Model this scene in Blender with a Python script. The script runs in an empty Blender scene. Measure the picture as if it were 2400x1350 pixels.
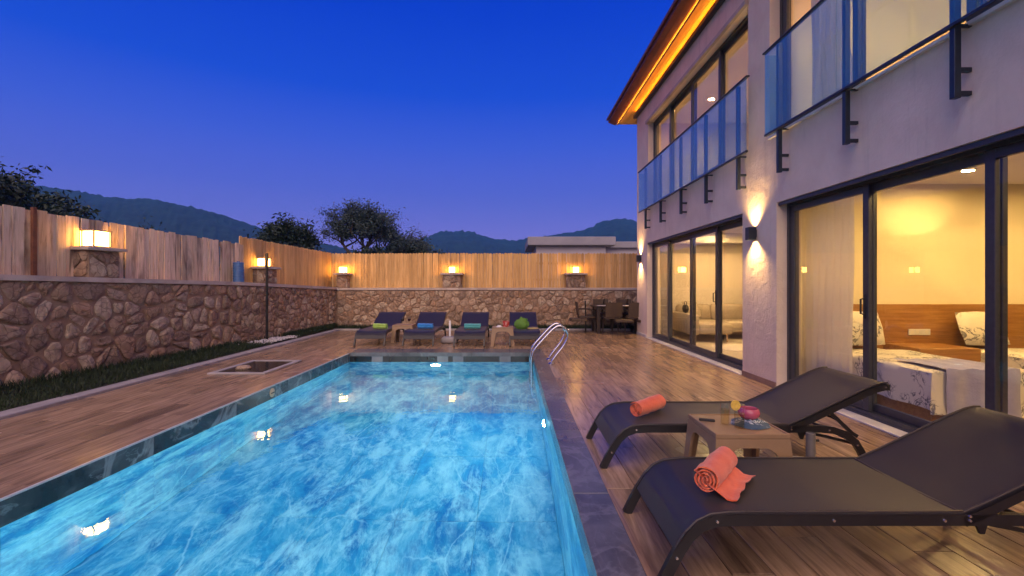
import bpy, bmesh, math, random
import numpy as np
from mathutils import Vector, Matrix, noise as mnoise
R = math.radians
random.seed(7)
rng = np.random.default_rng(11)
scene = bpy.context.scene
COL = scene.collection

# ------------------------------------------------------------------ camera, sky, sun, exposure
cam_d = bpy.data.cameras.new('camera')
cam = bpy.data.objects.new('camera', cam_d); COL.objects.link(cam)
cam.location = (0, 0, 1.30); cam.rotation_euler = (R(90), 0, 0)
cam_d.sensor_width = 36.0; cam_d.lens = 16.5
cam_d.shift_y = -7.0 / 2400.0
cam_d.clip_start = 0.05; cam_d.clip_end = 6000
scene.camera = cam

SUN_EL, SUN_AZ = 42.0, 184.0            # afterglow: behind the camera, to its left
world = bpy.data.worlds.new('World'); scene.world = world; world.use_nodes = True
wn = world.node_tree; wn.nodes.clear()
w_out = wn.nodes.new('ShaderNodeOutputWorld'); w_bg = wn.nodes.new('ShaderNodeBackground')
w_sky = wn.nodes.new('ShaderNodeTexSky'); w_sky.sky_type = 'NISHITA'; w_sky.sun_disc = False
w_sky.sun_elevation = R(-3.0); w_sky.sun_rotation = R(SUN_AZ); w_sky.altitude = 300
w_tc = wn.nodes.new('ShaderNodeTexCoord'); w_sep = wn.nodes.new('ShaderNodeSeparateXYZ')
w_rmp = wn.nodes.new('ShaderNodeValToRGB')
stops = [(0.0, (.37, .27, .66)), (.10, (.235, .20, .70)), (.19, (.115, .138, .690)), (.28, (.052, .104, .700)),
         (.37, (.008, .066, .680)), (.50, (.0, .038, .600)), (1.0, (.0, .016, .34))]
els = w_rmp.color_ramp.elements
els[0].position = stops[0][0]; els[0].color = stops[0][1] + (1,)
els[1].position = stops[-1][0]; els[1].color = stops[-1][1] + (1,)
for p, c in stops[1:-1]:
    e = els.new(p); e.color = c + (1,)
w_mix = wn.nodes.new('ShaderNodeMix'); w_mix.data_type = 'RGBA'; w_mix.inputs[0].default_value = .03
wn.links.new(w_tc.outputs['Generated'], w_sep.inputs[0]); wn.links.new(w_sep.outputs['Z'], w_rmp.inputs[0])
wn.links.new(w_rmp.outputs[0], w_mix.inputs[6]); wn.links.new(w_sky.outputs[0], w_mix.inputs[7])
wn.links.new(w_mix.outputs[2], w_bg.inputs[0]); w_bg.inputs[1].default_value = .60
wn.links.new(w_bg.outputs[0], w_out.inputs[0])

sun_d = bpy.data.lights.new('sun', 'SUN'); sun_d.energy = 2.05; sun_d.angle = R(75); sun_d.color = (1.0, .72, .50)
sun = bpy.data.objects.new('sun', sun_d); COL.objects.link(sun)
_a = R(SUN_AZ)
_to = Vector((math.sin(_a) * math.cos(R(SUN_EL)), math.cos(_a) * math.cos(R(SUN_EL)), math.sin(R(SUN_EL))))
sun.rotation_euler = _to.to_track_quat('Z', 'Y').to_euler()

vs = scene.view_settings
vs.view_transform = 'Standard'; vs.look = 'None'; vs.gamma = 1.0; vs.exposure = 0.85; vs.use_curve_mapping = False
cy = scene.cycles
cy.max_bounces = 7; cy.diffuse_bounces = 3; cy.glossy_bounces = 3; cy.transmission_bounces = 5; cy.volume_bounces = 0; cy.use_adaptive_sampling = True; cy.adaptive_threshold = .02; cy.transparent_max_bounces = 14
cy.sample_clamp_indirect = 3.0; cy.blur_glossy = 0.6; cy.use_denoising = True
try: cy.use_light_tree = True
except Exception: pass

# ------------------------------------------------------------------ helpers
class MB:
    def __init__(s): s.v = []; s.f = []
    def add(s, verts, faces):
        o = len(s.v); s.v += [tuple(p) for p in verts]; s.f += [tuple(i + o for i in f) for f in faces]; return s
    def box(s, x0, x1, y0, y1, z0, z1, c=0.0):
        cx, cy_, cz = (x0+x1)/2, (y0+y1)/2, (z0+z1)/2
        hx, hy, hz = abs(x1-x0)/2, abs(y1-y0)/2, abs(z1-z0)/2
        if c <= 0:
            v = [(cx+a*hx, cy_+b*hy, cz+d*hz) for a in (-1, 1) for b in (-1, 1) for d in (-1, 1)]
            return s.add(v, [(0,1,3,2),(4,6,7,5),(0,4,5,1),(2,3,7,6),(0,2,6,4),(1,5,7,3)])
        c = min(c, hx*.9, hy*.9, hz*.9)
        v = []; idx = {}
        for a in (-1, 1):
            for b in (-1, 1):
                for d in (-1, 1):
                    for k in range(3):
                        q = [hx-c, hy-c, hz-c]; q[k] = (hx, hy, hz)[k]
                        idx[(a,b,d,k)] = len(v); v.append((cx+a*q[0], cy_+b*q[1], cz+d*q[2]))
        f = []
        for a in (-1, 1):
            f.append([idx[(a,b,d,0)] for b, d in ((-1,-1),(1,-1),(1,1),(-1,1))])
            f.append([idx[(b,a,d,1)] for b, d in ((-1,-1),(1,-1),(1,1),(-1,1))])
            f.append([idx[(b,d,a,2)] for b, d in ((-1,-1),(1,-1),(1,1),(-1,1))])
            for b in (-1, 1):
                f.append([idx[(a,b,-1,0)], idx[(a,b,1,0)], idx[(a,b,1,1)], idx[(a,b,-1,1)]])
                f.append([idx[(a,-1,b,0)], idx[(a,1,b,0)], idx[(a,1,b,2)], idx[(a,-1,b,2)]])
                f.append([idx[(-1,a,b,1)], idx[(1,a,b,1)], idx[(1,a,b,2)], idx[(-1,a,b,2)]])
                for d in (-1, 1):
                    f.append([idx[(a,b,d,k)] for k in range(3)])
        return s.add(v, f)
    def prism(s, poly, plane, a0, a1):
        n = len(poly)
        def P(p, a):
            return {'xz': (p[0], a, p[1]), 'yz': (a, p[0], p[1]), 'xy': (p[0], p[1], a)}[plane]
        v = [P(p, a0) for p in poly] + [P(p, a1) for p in poly]
        f = [tuple(range(n)), tuple(range(2*n-1, n-1, -1))] + [(i, (i+1) % n, n+(i+1) % n, n+i) for i in range(n)]
        return s.add(v, f)
    def strip(s, path, h, y0, y1):
        """flat bar of height h whose centre line follows path in the xz plane, from y0 to y1"""
        up = []; dn = []
        for i, p in enumerate(path):
            a = Vector(path[max(i-1, 0)]); b = Vector(path[min(i+1, len(path)-1)])
            t = (b-a).normalized(); n = Vector((-t[1], t[0]))
            up.append((p[0]+n[0]*h/2, p[1]+n[1]*h/2)); dn.append((p[0]-n[0]*h/2, p[1]-n[1]*h/2))
        n = len(path); v = []
        for i in range(n):
            v += [(up[i][0], y0, up[i][1]), (up[i][0], y1, up[i][1]), (dn[i][0], y1, dn[i][1]), (dn[i][0], y0, dn[i][1])]
        f = [(0,1,2,3), tuple(4*(n-1)+k for k in (3,2,1,0))]
        for i in range(n-1):
            for k in range(4):
                f.append((4*i+k, 4*i+(k+1) % 4, 4*i+4+(k+1) % 4, 4*i+4+k))
        return s.add(v, f)
    def tube(s, path, r, n=8, caps=True):
        path = [Vector(p) for p in path]
        rr = r if isinstance(r, (list, tuple)) else [r]*len(path)
        ref = None; v = []
        for i, p in enumerate(path):
            t = (path[min(i+1, len(path)-1)] - path[max(i-1, 0)]).normalized()
            if ref is None:
                ref = t.orthogonal().normalized()
            ref = (ref - t*ref.dot(t))
            ref = ref.normalized() if ref.length > 1e-6 else t.orthogonal().normalized()
            b = t.cross(ref)
            for k in range(n):
                a = 2*math.pi*k/n
                v.append(p + (ref*math.cos(a) + b*math.sin(a))*rr[i])
        f = []
        for i in range(len(path)-1):
            for k in range(n):
                f.append((i*n+k, i*n+(k+1) % n, (i+1)*n+(k+1) % n, (i+1)*n+k))
        if caps:
            f.append(tuple(range(n-1, -1, -1))); f.append(tuple((len(path)-1)*n+k for k in range(n)))
        return s.add(v, f)
    def lathe(s, prof, n=20, c=(0,0,0)):
        v = []; f = []
        for (r, z) in prof:
            for k in range(n):
                a = 2*math.pi*k/n
                v.append((c[0]+r*math.cos(a), c[1]+r*math.sin(a), c[2]+z))
        m = len(prof)
        for i in range(m-1):
            for k in range(n):
                f.append((i*n+k, i*n+(k+1) % n, (i+1)*n+(k+1) % n, (i+1)*n+k))
        if prof[0][0] > 1e-5: f.append(tuple(range(n-1, -1, -1)))
        if prof[-1][0] > 1e-5: f.append(tuple((m-1)*n+k for k in range(n)))
        return s.add(v, f)
    def grid(s, nu, nv, fn):
        v = [fn(i/(nu-1), j/(nv-1)) for j in range(nv) for i in range(nu)]
        f = [(j*nu+i, j*nu+i+1, (j+1)*nu+i+1, (j+1)*nu+i) for j in range(nv-1) for i in range(nu-1)]
        return s.add(v, f)
    def mesh(s, name, smooth=None, recalc=True):
        me = bpy.data.meshes.new(name)
        me.from_pydata([tuple(p) for p in s.v], [], s.f)
        if recalc:
            bm = bmesh.new(); bm.from_mesh(me)
            bmesh.ops.recalc_face_normals(bm, faces=bm.faces); bm.to_mesh(me); bm.free()
        if smooth is not None:
            me.polygons.foreach_set('use_smooth', [True]*len(me.polygons))
            if smooth < 179: me.set_sharp_from_angle(angle=R(smooth))
        me.update(); return me
    def build(s, name, mat, parent=None, local=False, smooth=None, recalc=True):
        loc = Vector((0, 0, 0))
        if not local:
            a = np.array([tuple(p) for p in s.v]); lo, hi = a.min(0), a.max(0)
            c = Vector(((lo[0]+hi[0])/2, (lo[1]+hi[1])/2, lo[2]))
            s.v = [(p[0]-c[0], p[1]-c[1], p[2]-c[2]) for p in s.v]
            loc = c - (wloc(parent) if parent else Vector((0, 0, 0)))
        o = bpy.data.objects.new(name, s.mesh(name, smooth, recalc)); COL.objects.link(o)
        if mat: o.data.materials.append(mat)
        o.location = loc
        if parent: o.parent = parent
        return o
def wloc(o):
    l = Vector(o.location)
    while o.parent: o = o.parent; l += Vector(o.location)
    return l
def put(name, me, parent, loc, rotz=0.0, rot=None, scale=None):
    o = bpy.data.objects.new(name, me); COL.objects.link(o); o.parent = parent; o.location = loc
    o.rotation_euler = rot if rot else (0, 0, rotz)
    if scale: o.scale = scale
    return o
def tag(o, label, cat, group=None):
    o['label'] = label; o['category'] = cat
    if group: o['group'] = group
    return o
def thing(name, label, cat, loc=(0,0,0), rotz=0.0, group=None):
    o = bpy.data.objects.new(name, None); COL.objects.link(o); o.location = loc; o.rotation_euler = (0, 0, rotz)
    o.empty_display_size = .1
    return tag(o, label, cat, group)
def structure(o): o['kind'] = 'structure'; return o
def copy_tree(o, parent=None):
    c = o.copy(); COL.objects.link(c); c.parent = parent
    for ch in list(o.children): copy_tree(ch, c)
    return c

# ------------------------------------------------------------------ materials
def new_mat(name):
    m = bpy.data.materials.new(name); m.use_nodes = True
    nt = m.node_tree; nt.nodes.clear()
    out = nt.nodes.new('ShaderNodeOutputMaterial')
    return m, nt, out
def N(nt, t, **kw):
    n = nt.nodes.new(t)
    for k, v in kw.items(): setattr(n, k, v)
    return n
def ramp(nt, src, pts, interp='LINEAR'):
    r = N(nt, 'ShaderNodeValToRGB'); r.color_ramp.interpolation = interp
    e = r.color_ramp.elements
    e[0].position, e[0].color = pts[0][0], tuple(pts[0][1]) + (1,)
    e[1].position, e[1].color = pts[-1][0], tuple(pts[-1][1]) + (1,)
    for p, c in pts[1:-1]:
        q = e.new(p); q.color = tuple(c) + (1,)
    nt.links.new(src, r.inputs[0]); return r.outputs[0]
def coords(nt, rand=True, scale=(1,1,1), kind='Object'):
    tc = N(nt, 'ShaderNodeTexCoord'); v = tc.outputs[kind]
    oi = N(nt, 'ShaderNodeObjectInfo')
    if rand:
        mul = N(nt, 'ShaderNodeMath', operation='MULTIPLY'); mul.inputs[1].default_value = 83.0
        nt.links.new(oi.outputs['Random'], mul.inputs[0])
        add = N(nt, 'ShaderNodeVectorMath', operation='ADD'); nt.links.new(v, add.inputs[0]); nt.links.new(mul.outputs[0], add.inputs[1])
        v = add.outputs[0]
    mp = N(nt, 'ShaderNodeMapping'); mp.inputs['Scale'].default_value = scale
    nt.links.new(v, mp.inputs[0]); return mp.outputs[0], oi.outputs['Random']
def noise(nt, vec, scale, detail=5, rough=.55, dist=0.0):
    n = N(nt, 'ShaderNodeTexNoise'); n.inputs['Scale'].default_value = scale; n.inputs['Detail'].default_value = detail
    n.inputs['Roughness'].default_value = rough; n.inputs['Distortion'].default_value = dist
    nt.links.new(vec, n.inputs['Vector']); return n.outputs['Fac']
def bump(nt, h, strength, dist=.02, prev=None):
    b = N(nt, 'ShaderNodeBump'); b.inputs['Strength'].default_value = strength; b.inputs['Distance'].default_value = dist
    nt.links.new(h, b.inputs['Height'])
    if prev: nt.links.new(prev, b.inputs['Normal'])
    return b.outputs[0]
def mixc(nt, fac, a, b, mode='MIX'):
    m = N(nt, 'ShaderNodeMix', data_type='RGBA', blend_type=mode)
    for i, x in ((0, fac), (6, a), (7, b)):
        if hasattr(x, 'default_value') or hasattr(x, 'is_linked'): nt.links.new(x, m.inputs[i])
        else: m.inputs[i].default_value = x if i == 0 else tuple(x) + (1,)
    return m.outputs[2]
def jitter(nt, col, rnd, amt):
    mr = N(nt, 'ShaderNodeMapRange'); mr.inputs[3].default_value = 1-amt; mr.inputs[4].default_value = 1+amt
    nt.links.new(rnd, mr.inputs[0])
    h = N(nt, 'ShaderNodeHueSaturation'); nt.links.new(mr.outputs[0], h.inputs['Value']); nt.links.new(col, h.inputs['Color'])
    return h.outputs[0]
def principled(nt, out, col, rough=.5, normal=None, metal=0.0, spec=.5, coat=0.0, sheen=0.0):
    p = N(nt, 'ShaderNodeBsdfPrincipled')
    if hasattr(col, 'is_linked'): nt.links.new(col, p.inputs['Base Color'])
    else: p.inputs['Base Color'].default_value = tuple(col) + (1,)
    if hasattr(rough, 'is_linked'): nt.links.new(rough, p.inputs['Roughness'])
    else: p.inputs['Roughness'].default_value = rough
    p.inputs['Metallic'].default_value = metal; p.inputs['Specular IOR Level'].default_value = spec
    p.inputs['Coat Weight'].default_value = coat; p.inputs['Sheen Weight'].default_value = sheen
    if normal: nt.links.new(normal, p.inputs['Normal'])
    nt.links.new(p.outputs[0], out.inputs[0]); return p
def pm(name, c1, c2=None, scale=6.0, rough=.5, bmp=0.0, bscale=40.0, metal=0.0, spec=.5, jit=0.0, stretch=(1,1,1), bdist=.01, coat=0.0, sheen=0.0, detail=5, lo=.35, hi=.65):
    m, nt, out = new_mat(name)
    if c2 is None: c2 = tuple(x*.82 for x in c1)
    v, rnd = coords(nt, True, stretch)
    col = ramp(nt, noise(nt, v, scale, detail), [(lo, c1), (hi, c2)])
    if jit: col = jitter(nt, col, rnd, jit)
    nrm = bump(nt, noise(nt, v, bscale, 4), bmp, bdist) if bmp else None
    principled(nt, out, col, rough, nrm, metal, spec, coat, sheen); return m
def emit(name, col, strength):
    m, nt, out = new_mat(name); e = N(nt, 'ShaderNodeEmission'); e.inputs[0].default_value = tuple(col)+(1,); e.inputs[1].default_value = strength
    nt.links.new(e.outputs[0], out.inputs[0]); return m
def pane_mat(name, tint, ior=1.5, rough=0.0, boost=1.0):
    m, nt, out = new_mat(name)
    t = N(nt, 'ShaderNodeBsdfTransparent'); t.inputs[0].default_value = tuple(tint)+(1,)
    g = N(nt, 'ShaderNodeBsdfGlossy'); g.inputs['Roughness'].default_value = rough
    fr = N(nt, 'ShaderNodeFresnel'); fr.inputs[0].default_value = ior
    mu = N(nt, 'ShaderNodeMath', operation='MULTIPLY', use_clamp=True); mu.inputs[1].default_value = boost; nt.links.new(fr.outputs[0], mu.inputs[0])
    ge = N(nt, 'ShaderNodeNewGeometry'); inv = N(nt, 'ShaderNodeMath', operation='SUBTRACT'); inv.inputs[0].default_value = 1.0
    nt.links.new(ge.outputs['Backfacing'], inv.inputs[1])      # the second face of a pane adds no mirror of its own
    mu2 = N(nt, 'ShaderNodeMath', operation='MULTIPLY'); nt.links.new(mu.outputs[0], mu2.inputs[0]); nt.links.new(inv.outputs[0], mu2.inputs[1]); mu = mu2
    mx = N(nt, 'ShaderNodeMixShader'); nt.links.new(mu.outputs[0], mx.inputs[0]); nt.links.new(t.outputs[0], mx.inputs[1]); nt.links.new(g.outputs[0], mx.inputs[2])
    nt.links.new(mx.outputs[0], out.inputs[0]); return m

def mk_stone():
    m, nt, out = new_mat('field_stone'); v, rnd = coords(nt, True)
    base = ramp(nt, rnd, [(0, (.42,.29,.195)), (.2, (.54,.395,.275)), (.4, (.34,.24,.17)), (.6, (.58,.45,.32)), (.8, (.46,.30,.19)), (1, (.38,.31,.24))], 'CONSTANT')
    n1 = noise(nt, v, 9, 8, .65, .4); n2 = noise(nt, v, 38, 6, .7)
    col = mixc(nt, ramp(nt, n1, [(.32, (0,0,0)), (.68, (1,1,1))]), mixc(nt, .5, base, (.13,.09,.07), 'MULTIPLY'), base)
    col = mixc(nt, ramp(nt, n2, [(.56, (0,0,0)), (.75, (.5,.5,.5))]), col, (.55,.48,.42))
    vo = N(nt, 'ShaderNodeTexVoronoi', feature='DISTANCE_TO_EDGE'); vo.inputs['Scale'].default_value = 7
    nt.links.new(v, vo.inputs['Vector'])
    crack = ramp(nt, vo.outputs['Distance'], [(0, (0,0,0)), (.05, (1,1,1))])
    col = mixc(nt, .45, col, crack, 'MULTIPLY')
    b = bump(nt, n1, .9, .05); b = bump(nt, n2, .6, .012, b); b = bump(nt, crack, .3, .01, b)
    principled(nt, out, col, .85, b, spec=.25); return m
def mk_wood(name, ca, cb, cc, rough=.55, grain_axis='z', jit=.18, bmp=.25, spec=.35, scale=1.0, dark=(.05,.03,.02), knots=.5):
    m, nt, out = new_mat(name)
    st = {'z': (14, 14, .9), 'y': (14, .9, 14), 'x': (.9, 14, 14)}[grain_axis]
    v, rnd = coords(nt, True, tuple(scale*s for s in st)); v2, _ = coords(nt, True, tuple(scale*max(.25, s*.12) for s in st))
    g = noise(nt, v, 2.2, 7, .65, .6); big = noise(nt, v2, 2.0, 4, .6, 1.0)
    col = ramp(nt, g, [(.28, cc), (.48, ca), (.72, cb)])
    col = mixc(nt, ramp(nt, big, [(.30, (knots,)*3), (.46, (0,0,0))]), col, dark)
    col = jitter(nt, col, rnd, jit)
    principled(nt, out, col, rough, bump(nt, g, bmp, .006), spec=spec); return m
def mk_marble(name, dark, mid, vein, rough=.18, s=1.0, veins=1.0):
    m, nt, out = new_mat(name); v, rnd = coords(nt, True)
    n0 = noise(nt, v, 1.1*s, 9, .60, .5)
    col = ramp(nt, n0, [(.40, dark), (.60, mid)])
    n1 = noise(nt, v, .9*s, 10, .55, .7)
    l = ramp(nt, n1, [(.480, (0,0,0)), (.498, (veins,)*3), (.502, (veins,)*3), (.520, (0,0,0))])
    vs2, _ = coords(nt, True, (1.0, .38, 1.0))
    n2 = noise(nt, vs2, 2.4*s, 10, .66, .4)
    l2 = ramp(nt, n2, [(.46, (0,0,0)), (.68, (.8*veins,)*3)])
    n3 = noise(nt, vs2, 3.2*s, 9, .5, 1.0)
    l3 = ramp(nt, n3, [(.488, (0,0,0)), (.5, (.6*veins,)*3), (.512, (0,0,0))])
    col = mixc(nt, l2, col, vein); col = mixc(nt, l, col, vein); col = mixc(nt, l3, col, vein)
    principled(nt, out, col, rough, None, spec=.5); return m

MT = {}
MT['stone'] = mk_stone()
MT['mortar'] = pm('mortar', (.34,.23,.15), (.25,.165,.11), 5, .95, .7, 60, spec=.2, bdist=.015)
MT['coping_cement'] = pm('cement_coping', (.52,.43,.36), (.38,.31,.26), 3, .9, .4, 45, jit=.06)
MT['old_plank'] = mk_wood('old_plank', (.62,.46,.31), (.74,.57,.40), (.31,.21,.13), .8, 'z', .30, .6, .2, dark=(.10,.065,.05), knots=.85)
MT['picket'] = mk_wood('picket_wood', (.58,.35,.13), (.68,.44,.19), (.42,.23,.07), .7, 'z', .20, .35, .25, dark=(.22,.12,.05), knots=.5)
MT['rail'] = mk_wood('fence_rail', (.30,.20,.11), (.38,.26,.15), (.2,.13,.07), .8, 'x')
MT['rust'] = pm('rust_post', (.20,.07,.03), (.12,.04,.02), 8, .8, .3)
MT['deck'] = mk_wood('deck_tile', (.30,.198,.12), (.46,.315,.20), (.105,.066,.042), .22, 'y', .20, .15, .5, .8, dark=(.06,.035,.024), knots=.65)
_nt = MT['deck'].node_tree; _p = [n for n in _nt.nodes if n.type == 'BSDF_PRINCIPLED'][0]; _c = _p.inputs['Base Color'].links[0].from_socket
_g = N(_nt, 'ShaderNodeNewGeometry'); _n = noise(_nt, _g.outputs['Position'], 1.1, 7, .62, .8); _n2 = noise(_nt, _g.outputs['Position'], .9, 3, .5, .3)
_nt.links.new(mixc(_nt, ramp(_nt, _n, [(.58, (0,0,0)), (.70, (.20,.20,.20))]), _c, (.10,.065,.05)), _p.inputs['Base Color'])
_r = N(_nt, 'ShaderNodeMapRange'); _r.inputs[1].default_value = .35; _r.inputs[2].default_value = .65; _r.inputs[3].default_value = .19; _r.inputs[4].default_value = .28
_nt.links.new(_n2, _r.inputs[0]); _nt.links.new(_r.outputs[0], _p.inputs['Roughness'])
MT['grout'] = pm('deck_grout', (.05,.035,.028), (.035,.025,.02), 20, .9)
MT['kerb'] = pm('kerb_concrete', (.36,.33,.32), (.26,.24,.235), 4, .85, .3, 60, jit=.08)
MT['grass'] = pm('grass_blade', (.020,.040,.010), (.010,.022,.006), 3, .7, 0, jit=.0)
MT['soil'] = pm('soil', (.03,.032,.015), (.02,.02,.01), 8, .95, .6, 30)
MT['ground'] = pm('dry_ground', (.09,.08,.05), (.05,.06,.03), .2, .95)
MT['pebble'] = pm('white_pebble', (.68,.65,.63), (.5,.48,.47), 9, .7, .2, jit=.2)
MT['marble'] = mk_marble('dark_marble', (.010,.013,.018), (.055,.06,.066), (.36,.37,.38), .20, 1.0, .5)
MT['coping'] = mk_marble('coping_marble', (.060,.062,.062), (.115,.117,.116), (.25,.25,.25), .26, 1.4, .35)
MT['grey_tile'] = pm('grey_tile', (.22,.22,.22), (.15,.15,.155), 4, .25)
MT['black_tile'] = pm('black_tile', (.012,.012,.012), (.03,.028,.026), 6, .12)
def mk_pool():
    m, nt, out = new_mat('lit_pool_marble')  # same marble as the waterline band, lit underwater blue put into its colour
    geo = N(nt, 'ShaderNodeNewGeometry'); oi = N(nt, 'ShaderNodeObjectInfo')
    off = N(nt, 'ShaderNodeMath', operation='MULTIPLY'); off.inputs[1].default_value = .06; nt.links.new(oi.outputs['Random'], off.inputs[0])
    ad = N(nt, 'ShaderNodeVectorMath', operation='ADD'); nt.links.new(geo.outputs['Position'], ad.inputs[0]); nt.links.new(off.outputs[0], ad.inputs[1])
    def mp(rot, sc):
        q = N(nt, 'ShaderNodeMapping'); q.inputs['Rotation'].default_value = (0, 0, R(rot)); q.inputs['Scale'].default_value = sc
        nt.links.new(ad.outputs[0], q.inputs[0]); return q.outputs[0]
    a = mp(38, (1.0, .60, 1.0)); b = mp(-34, (1.0, .42, 1.0)); c = mp(66, (1.0, .36, 1.0))
    col = ramp(nt, noise(nt, a, 2.2, 14, .72, .5), [(.38, (.004,.19,.45)), (.50, (.045,.37,.60)), (.62, (.24,.60,.76))])
    col = mixc(nt, ramp(nt, noise(nt, b, 5.0, 14, .76, .5), [(.48, (0,0,0)), (.60, (.8,.8,.8))]), col, (.44,.78,.86))
    col = mixc(nt, ramp(nt, noise(nt, c, 4.4, 14, .76, .5), [(.51, (0,0,0)), (.64, (.8,.8,.8))]), col, (.50,.83,.90))
    col = mixc(nt, ramp(nt, noise(nt, a, 1.25, 12, .72, .4), [(.38, (.6,.6,.6)), (.46, (0,0,0))]), col, (.0,.16,.42))
    for vec, sc, wd, k in ((b, 1.1, .012, .55), (c, 1.5, .010, .5), (a, 2.3, .012, .4)):
        vo = N(nt, 'ShaderNodeTexVoronoi', feature='DISTANCE_TO_EDGE'); vo.inputs['Scale'].default_value = sc
        wv = N(nt, 'ShaderNodeTexNoise'); wv.inputs['Scale'].default_value = 3.0; wv.inputs['Detail'].default_value = 6; nt.links.new(vec, wv.inputs['Vector'])
        wa = N(nt, 'ShaderNodeVectorMath', operation='MULTIPLY_ADD'); nt.links.new(wv.outputs['Color'], wa.inputs[0]); wa.inputs[1].default_value = (.22,.22,.22); nt.links.new(vec, wa.inputs[2])
        nt.links.new(wa.outputs[0], vo.inputs['Vector'])
        brk = ramp(nt, noise(nt, vec, 1.3, 3), [(.48, (0,0,0)), (.60, (k,)*3)])
        l = ramp(nt, vo.outputs['Distance'], [(0, (1,1,1)), (wd, (0,0,0))])
        col = mixc(nt, mixc(nt, 1.0, l, brk, 'MULTIPLY'), col, (.66,.92,.96))
    principled(nt, out, col, .35); return m
MT['pool_tile'] = mk_pool()
MT['pool_grout'] = pm('pool_grout', (.10,.42,.62), (.09,.38,.57), 10, .9)
MT['trim'] = pm('edge_trim', (.6,.58,.57), (.5,.48,.47), 20, .3)
def mk_stucco(name, ca, cb, bs, b1, b2):
    m, nt, out = new_mat(name); v, rnd = coords(nt, True); vz, _ = coords(nt, True, (4.0, 4.0, .35))
    col = ramp(nt, noise(nt, v, 2.2, 9, .65, .4), [(.35, ca), (.65, cb)])
    col = mixc(nt, ramp(nt, noise(nt, vz, 2.4, 6, .6), [(.54, (0,0,0)), (.72, (.35,.35,.35))]), col, tuple(x*.62 for x in ca))
    n1 = noise(nt, v, bs, 8, .65, .5); n2 = noise(nt, v, bs*6, 4, .6)
    principled(nt, out, col, .92, bump(nt, n2, b2, .006, bump(nt, n1, b1, .03)), spec=.2); return m
MT['stucco'] = mk_stucco('stucco', (.74,.61,.49), (.65,.53,.42), 5.0, .22, .5)
MT['stucco_rough'] = mk_stucco('stucco_rough', (.72,.60,.47), (.63,.52,.40), 6.0, .60, .7)
MT['skirting'] = pm('skirting_tile', (.27,.17,.12), (.18,.11,.08), 6, .4)
MT['frame'] = pm('anthracite_frame', (.045,.047,.055), (.035,.037,.043), 30, .38, 0, spec=.5)
MT['rubber'] = pm('rubber_seal', (.01,.01,.012), (.015,.015,.016), 10, .6)
MT['threshold'] = pm('marble_threshold', (.62,.60,.58), (.5,.48,.47), 5, .35)
MT['pane'] = pane_mat('window_glass', (.95,.965,.96), 1.45, 0.0, 1.5)
MT['rail_glass'] = pane_mat('balcony_glass', (.76,.91,.97), 1.5, .0, 2.2)
_nt = MT['rail_glass'].node_tree; _o = [n for n in _nt.nodes if n.type == 'OUTPUT_MATERIAL'][0]; _src = _o.inputs[0].links[0].from_socket
_df = N(_nt, 'ShaderNodeBsdfDiffuse'); _df.inputs[0].default_value = (.22,.58,.80,1); _mx = N(_nt, 'ShaderNodeMixShader'); _mx.inputs[0].default_value = .10
_nt.links.new(_src, _mx.inputs[1]); _nt.links.new(_df.outputs[0], _mx.inputs[2]); _nt.links.new(_mx.outputs[0], _o.inputs[0])   # tinted film on the glass
MT['rail_metal'] = pm('railing_metal', (.035,.045,.06), (.03,.038,.05), 20, .35, metal=.4)
MT['soffit'] = mk_wood('soffit_pine', (.75,.40,.08), (.82,.47,.12), (.62,.30,.05), .5, 'y', .08, .15, dark=(.35,.15,.03), knots=.3)
MT['fascia'] = pm('maroon_fascia', (.16,.035,.022), (.11,.024,.016), 4, .45)
MT['roof'] = pm('roof_sheet', (.20,.06,.04), (.14,.045,.03), 6, .6)
MT['inwall'] = pm('cream_paint', (.80,.70,.50), (.77,.67,.47), 2, .9)
MT['inwall2'] = pm('beige_paint', (.72,.63,.52), (.69,.60,.49), 2, .9)
MT['ceil'] = pm('ceiling_paint', (.80,.75,.66), (.77,.72,.63), 2, .9)
MT['infloor'] = pm('interior_tile', (.50,.44,.36), (.44,.38,.31), 3, .35)
MT['headboard'] = mk_wood('headboard_wood', (.36,.17,.05), (.45,.23,.07), (.26,.11,.03), .4, 'x', .05, .1, dark=(.18,.08,.02), knots=.25)
MT['sheer'] = None
MT['white_plastic'] = pm('white_plastic', (.75,.73,.70), (.70,.68,.66), 20, .4)
MT['lounger'] = pm('lounger_mesh', (.017,.0135,.0155), (.0125,.010,.0115), 300, .5, .3, 400, bdist=.002, sheen=.08)
MT['piping'] = pm('sling_piping', (.045,.034,.03), (.035,.026,.023), 60, .5)
MT['lounger_frame'] = pm('lounger_frame', (.016,.015,.016), (.012,.011,.012), 20, .35, spec=.5)
MT['bolt'] = pm('steel_bolt', (.75,.73,.70), (.6,.58,.56), 20, .25, metal=1.0)
MT['steel'] = pm('stainless_steel', (.62,.62,.63), (.55,.55,.56), 5, .16, metal=1.0)
MT['taupe'] = pm('taupe_plastic', (.32,.205,.11), (.28,.18,.095), 8, .42, .05, 90)
MT['towel_coral'] = pm('coral_towel', (.85,.15,.045), (.72,.10,.03), 14, .95, .7, 160, bdist=.006, sheen=.4)
MT['towel_lime'] = pm('lime_towel', (.36,.55,.10), (.27,.44,.07), 14, .95, .7, 160, bdist=.006, sheen=.4)
MT['towel_blue'] = pm('blue_towel', (.03,.24,.60), (.02,.16,.46), 14, .95, .7, 160, bdist=.006, sheen=.4)
MT['towel_teal'] = pm('teal_towel', (.10,.42,.40), (.07,.33,.33), 14, .95, .7, 160, bdist=.006, sheen=.4)
MT['dark_wood'] = pm('dark_wood', (.022,.014,.010), (.035,.02,.014), 10, .4, .1, jit=.1)
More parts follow.
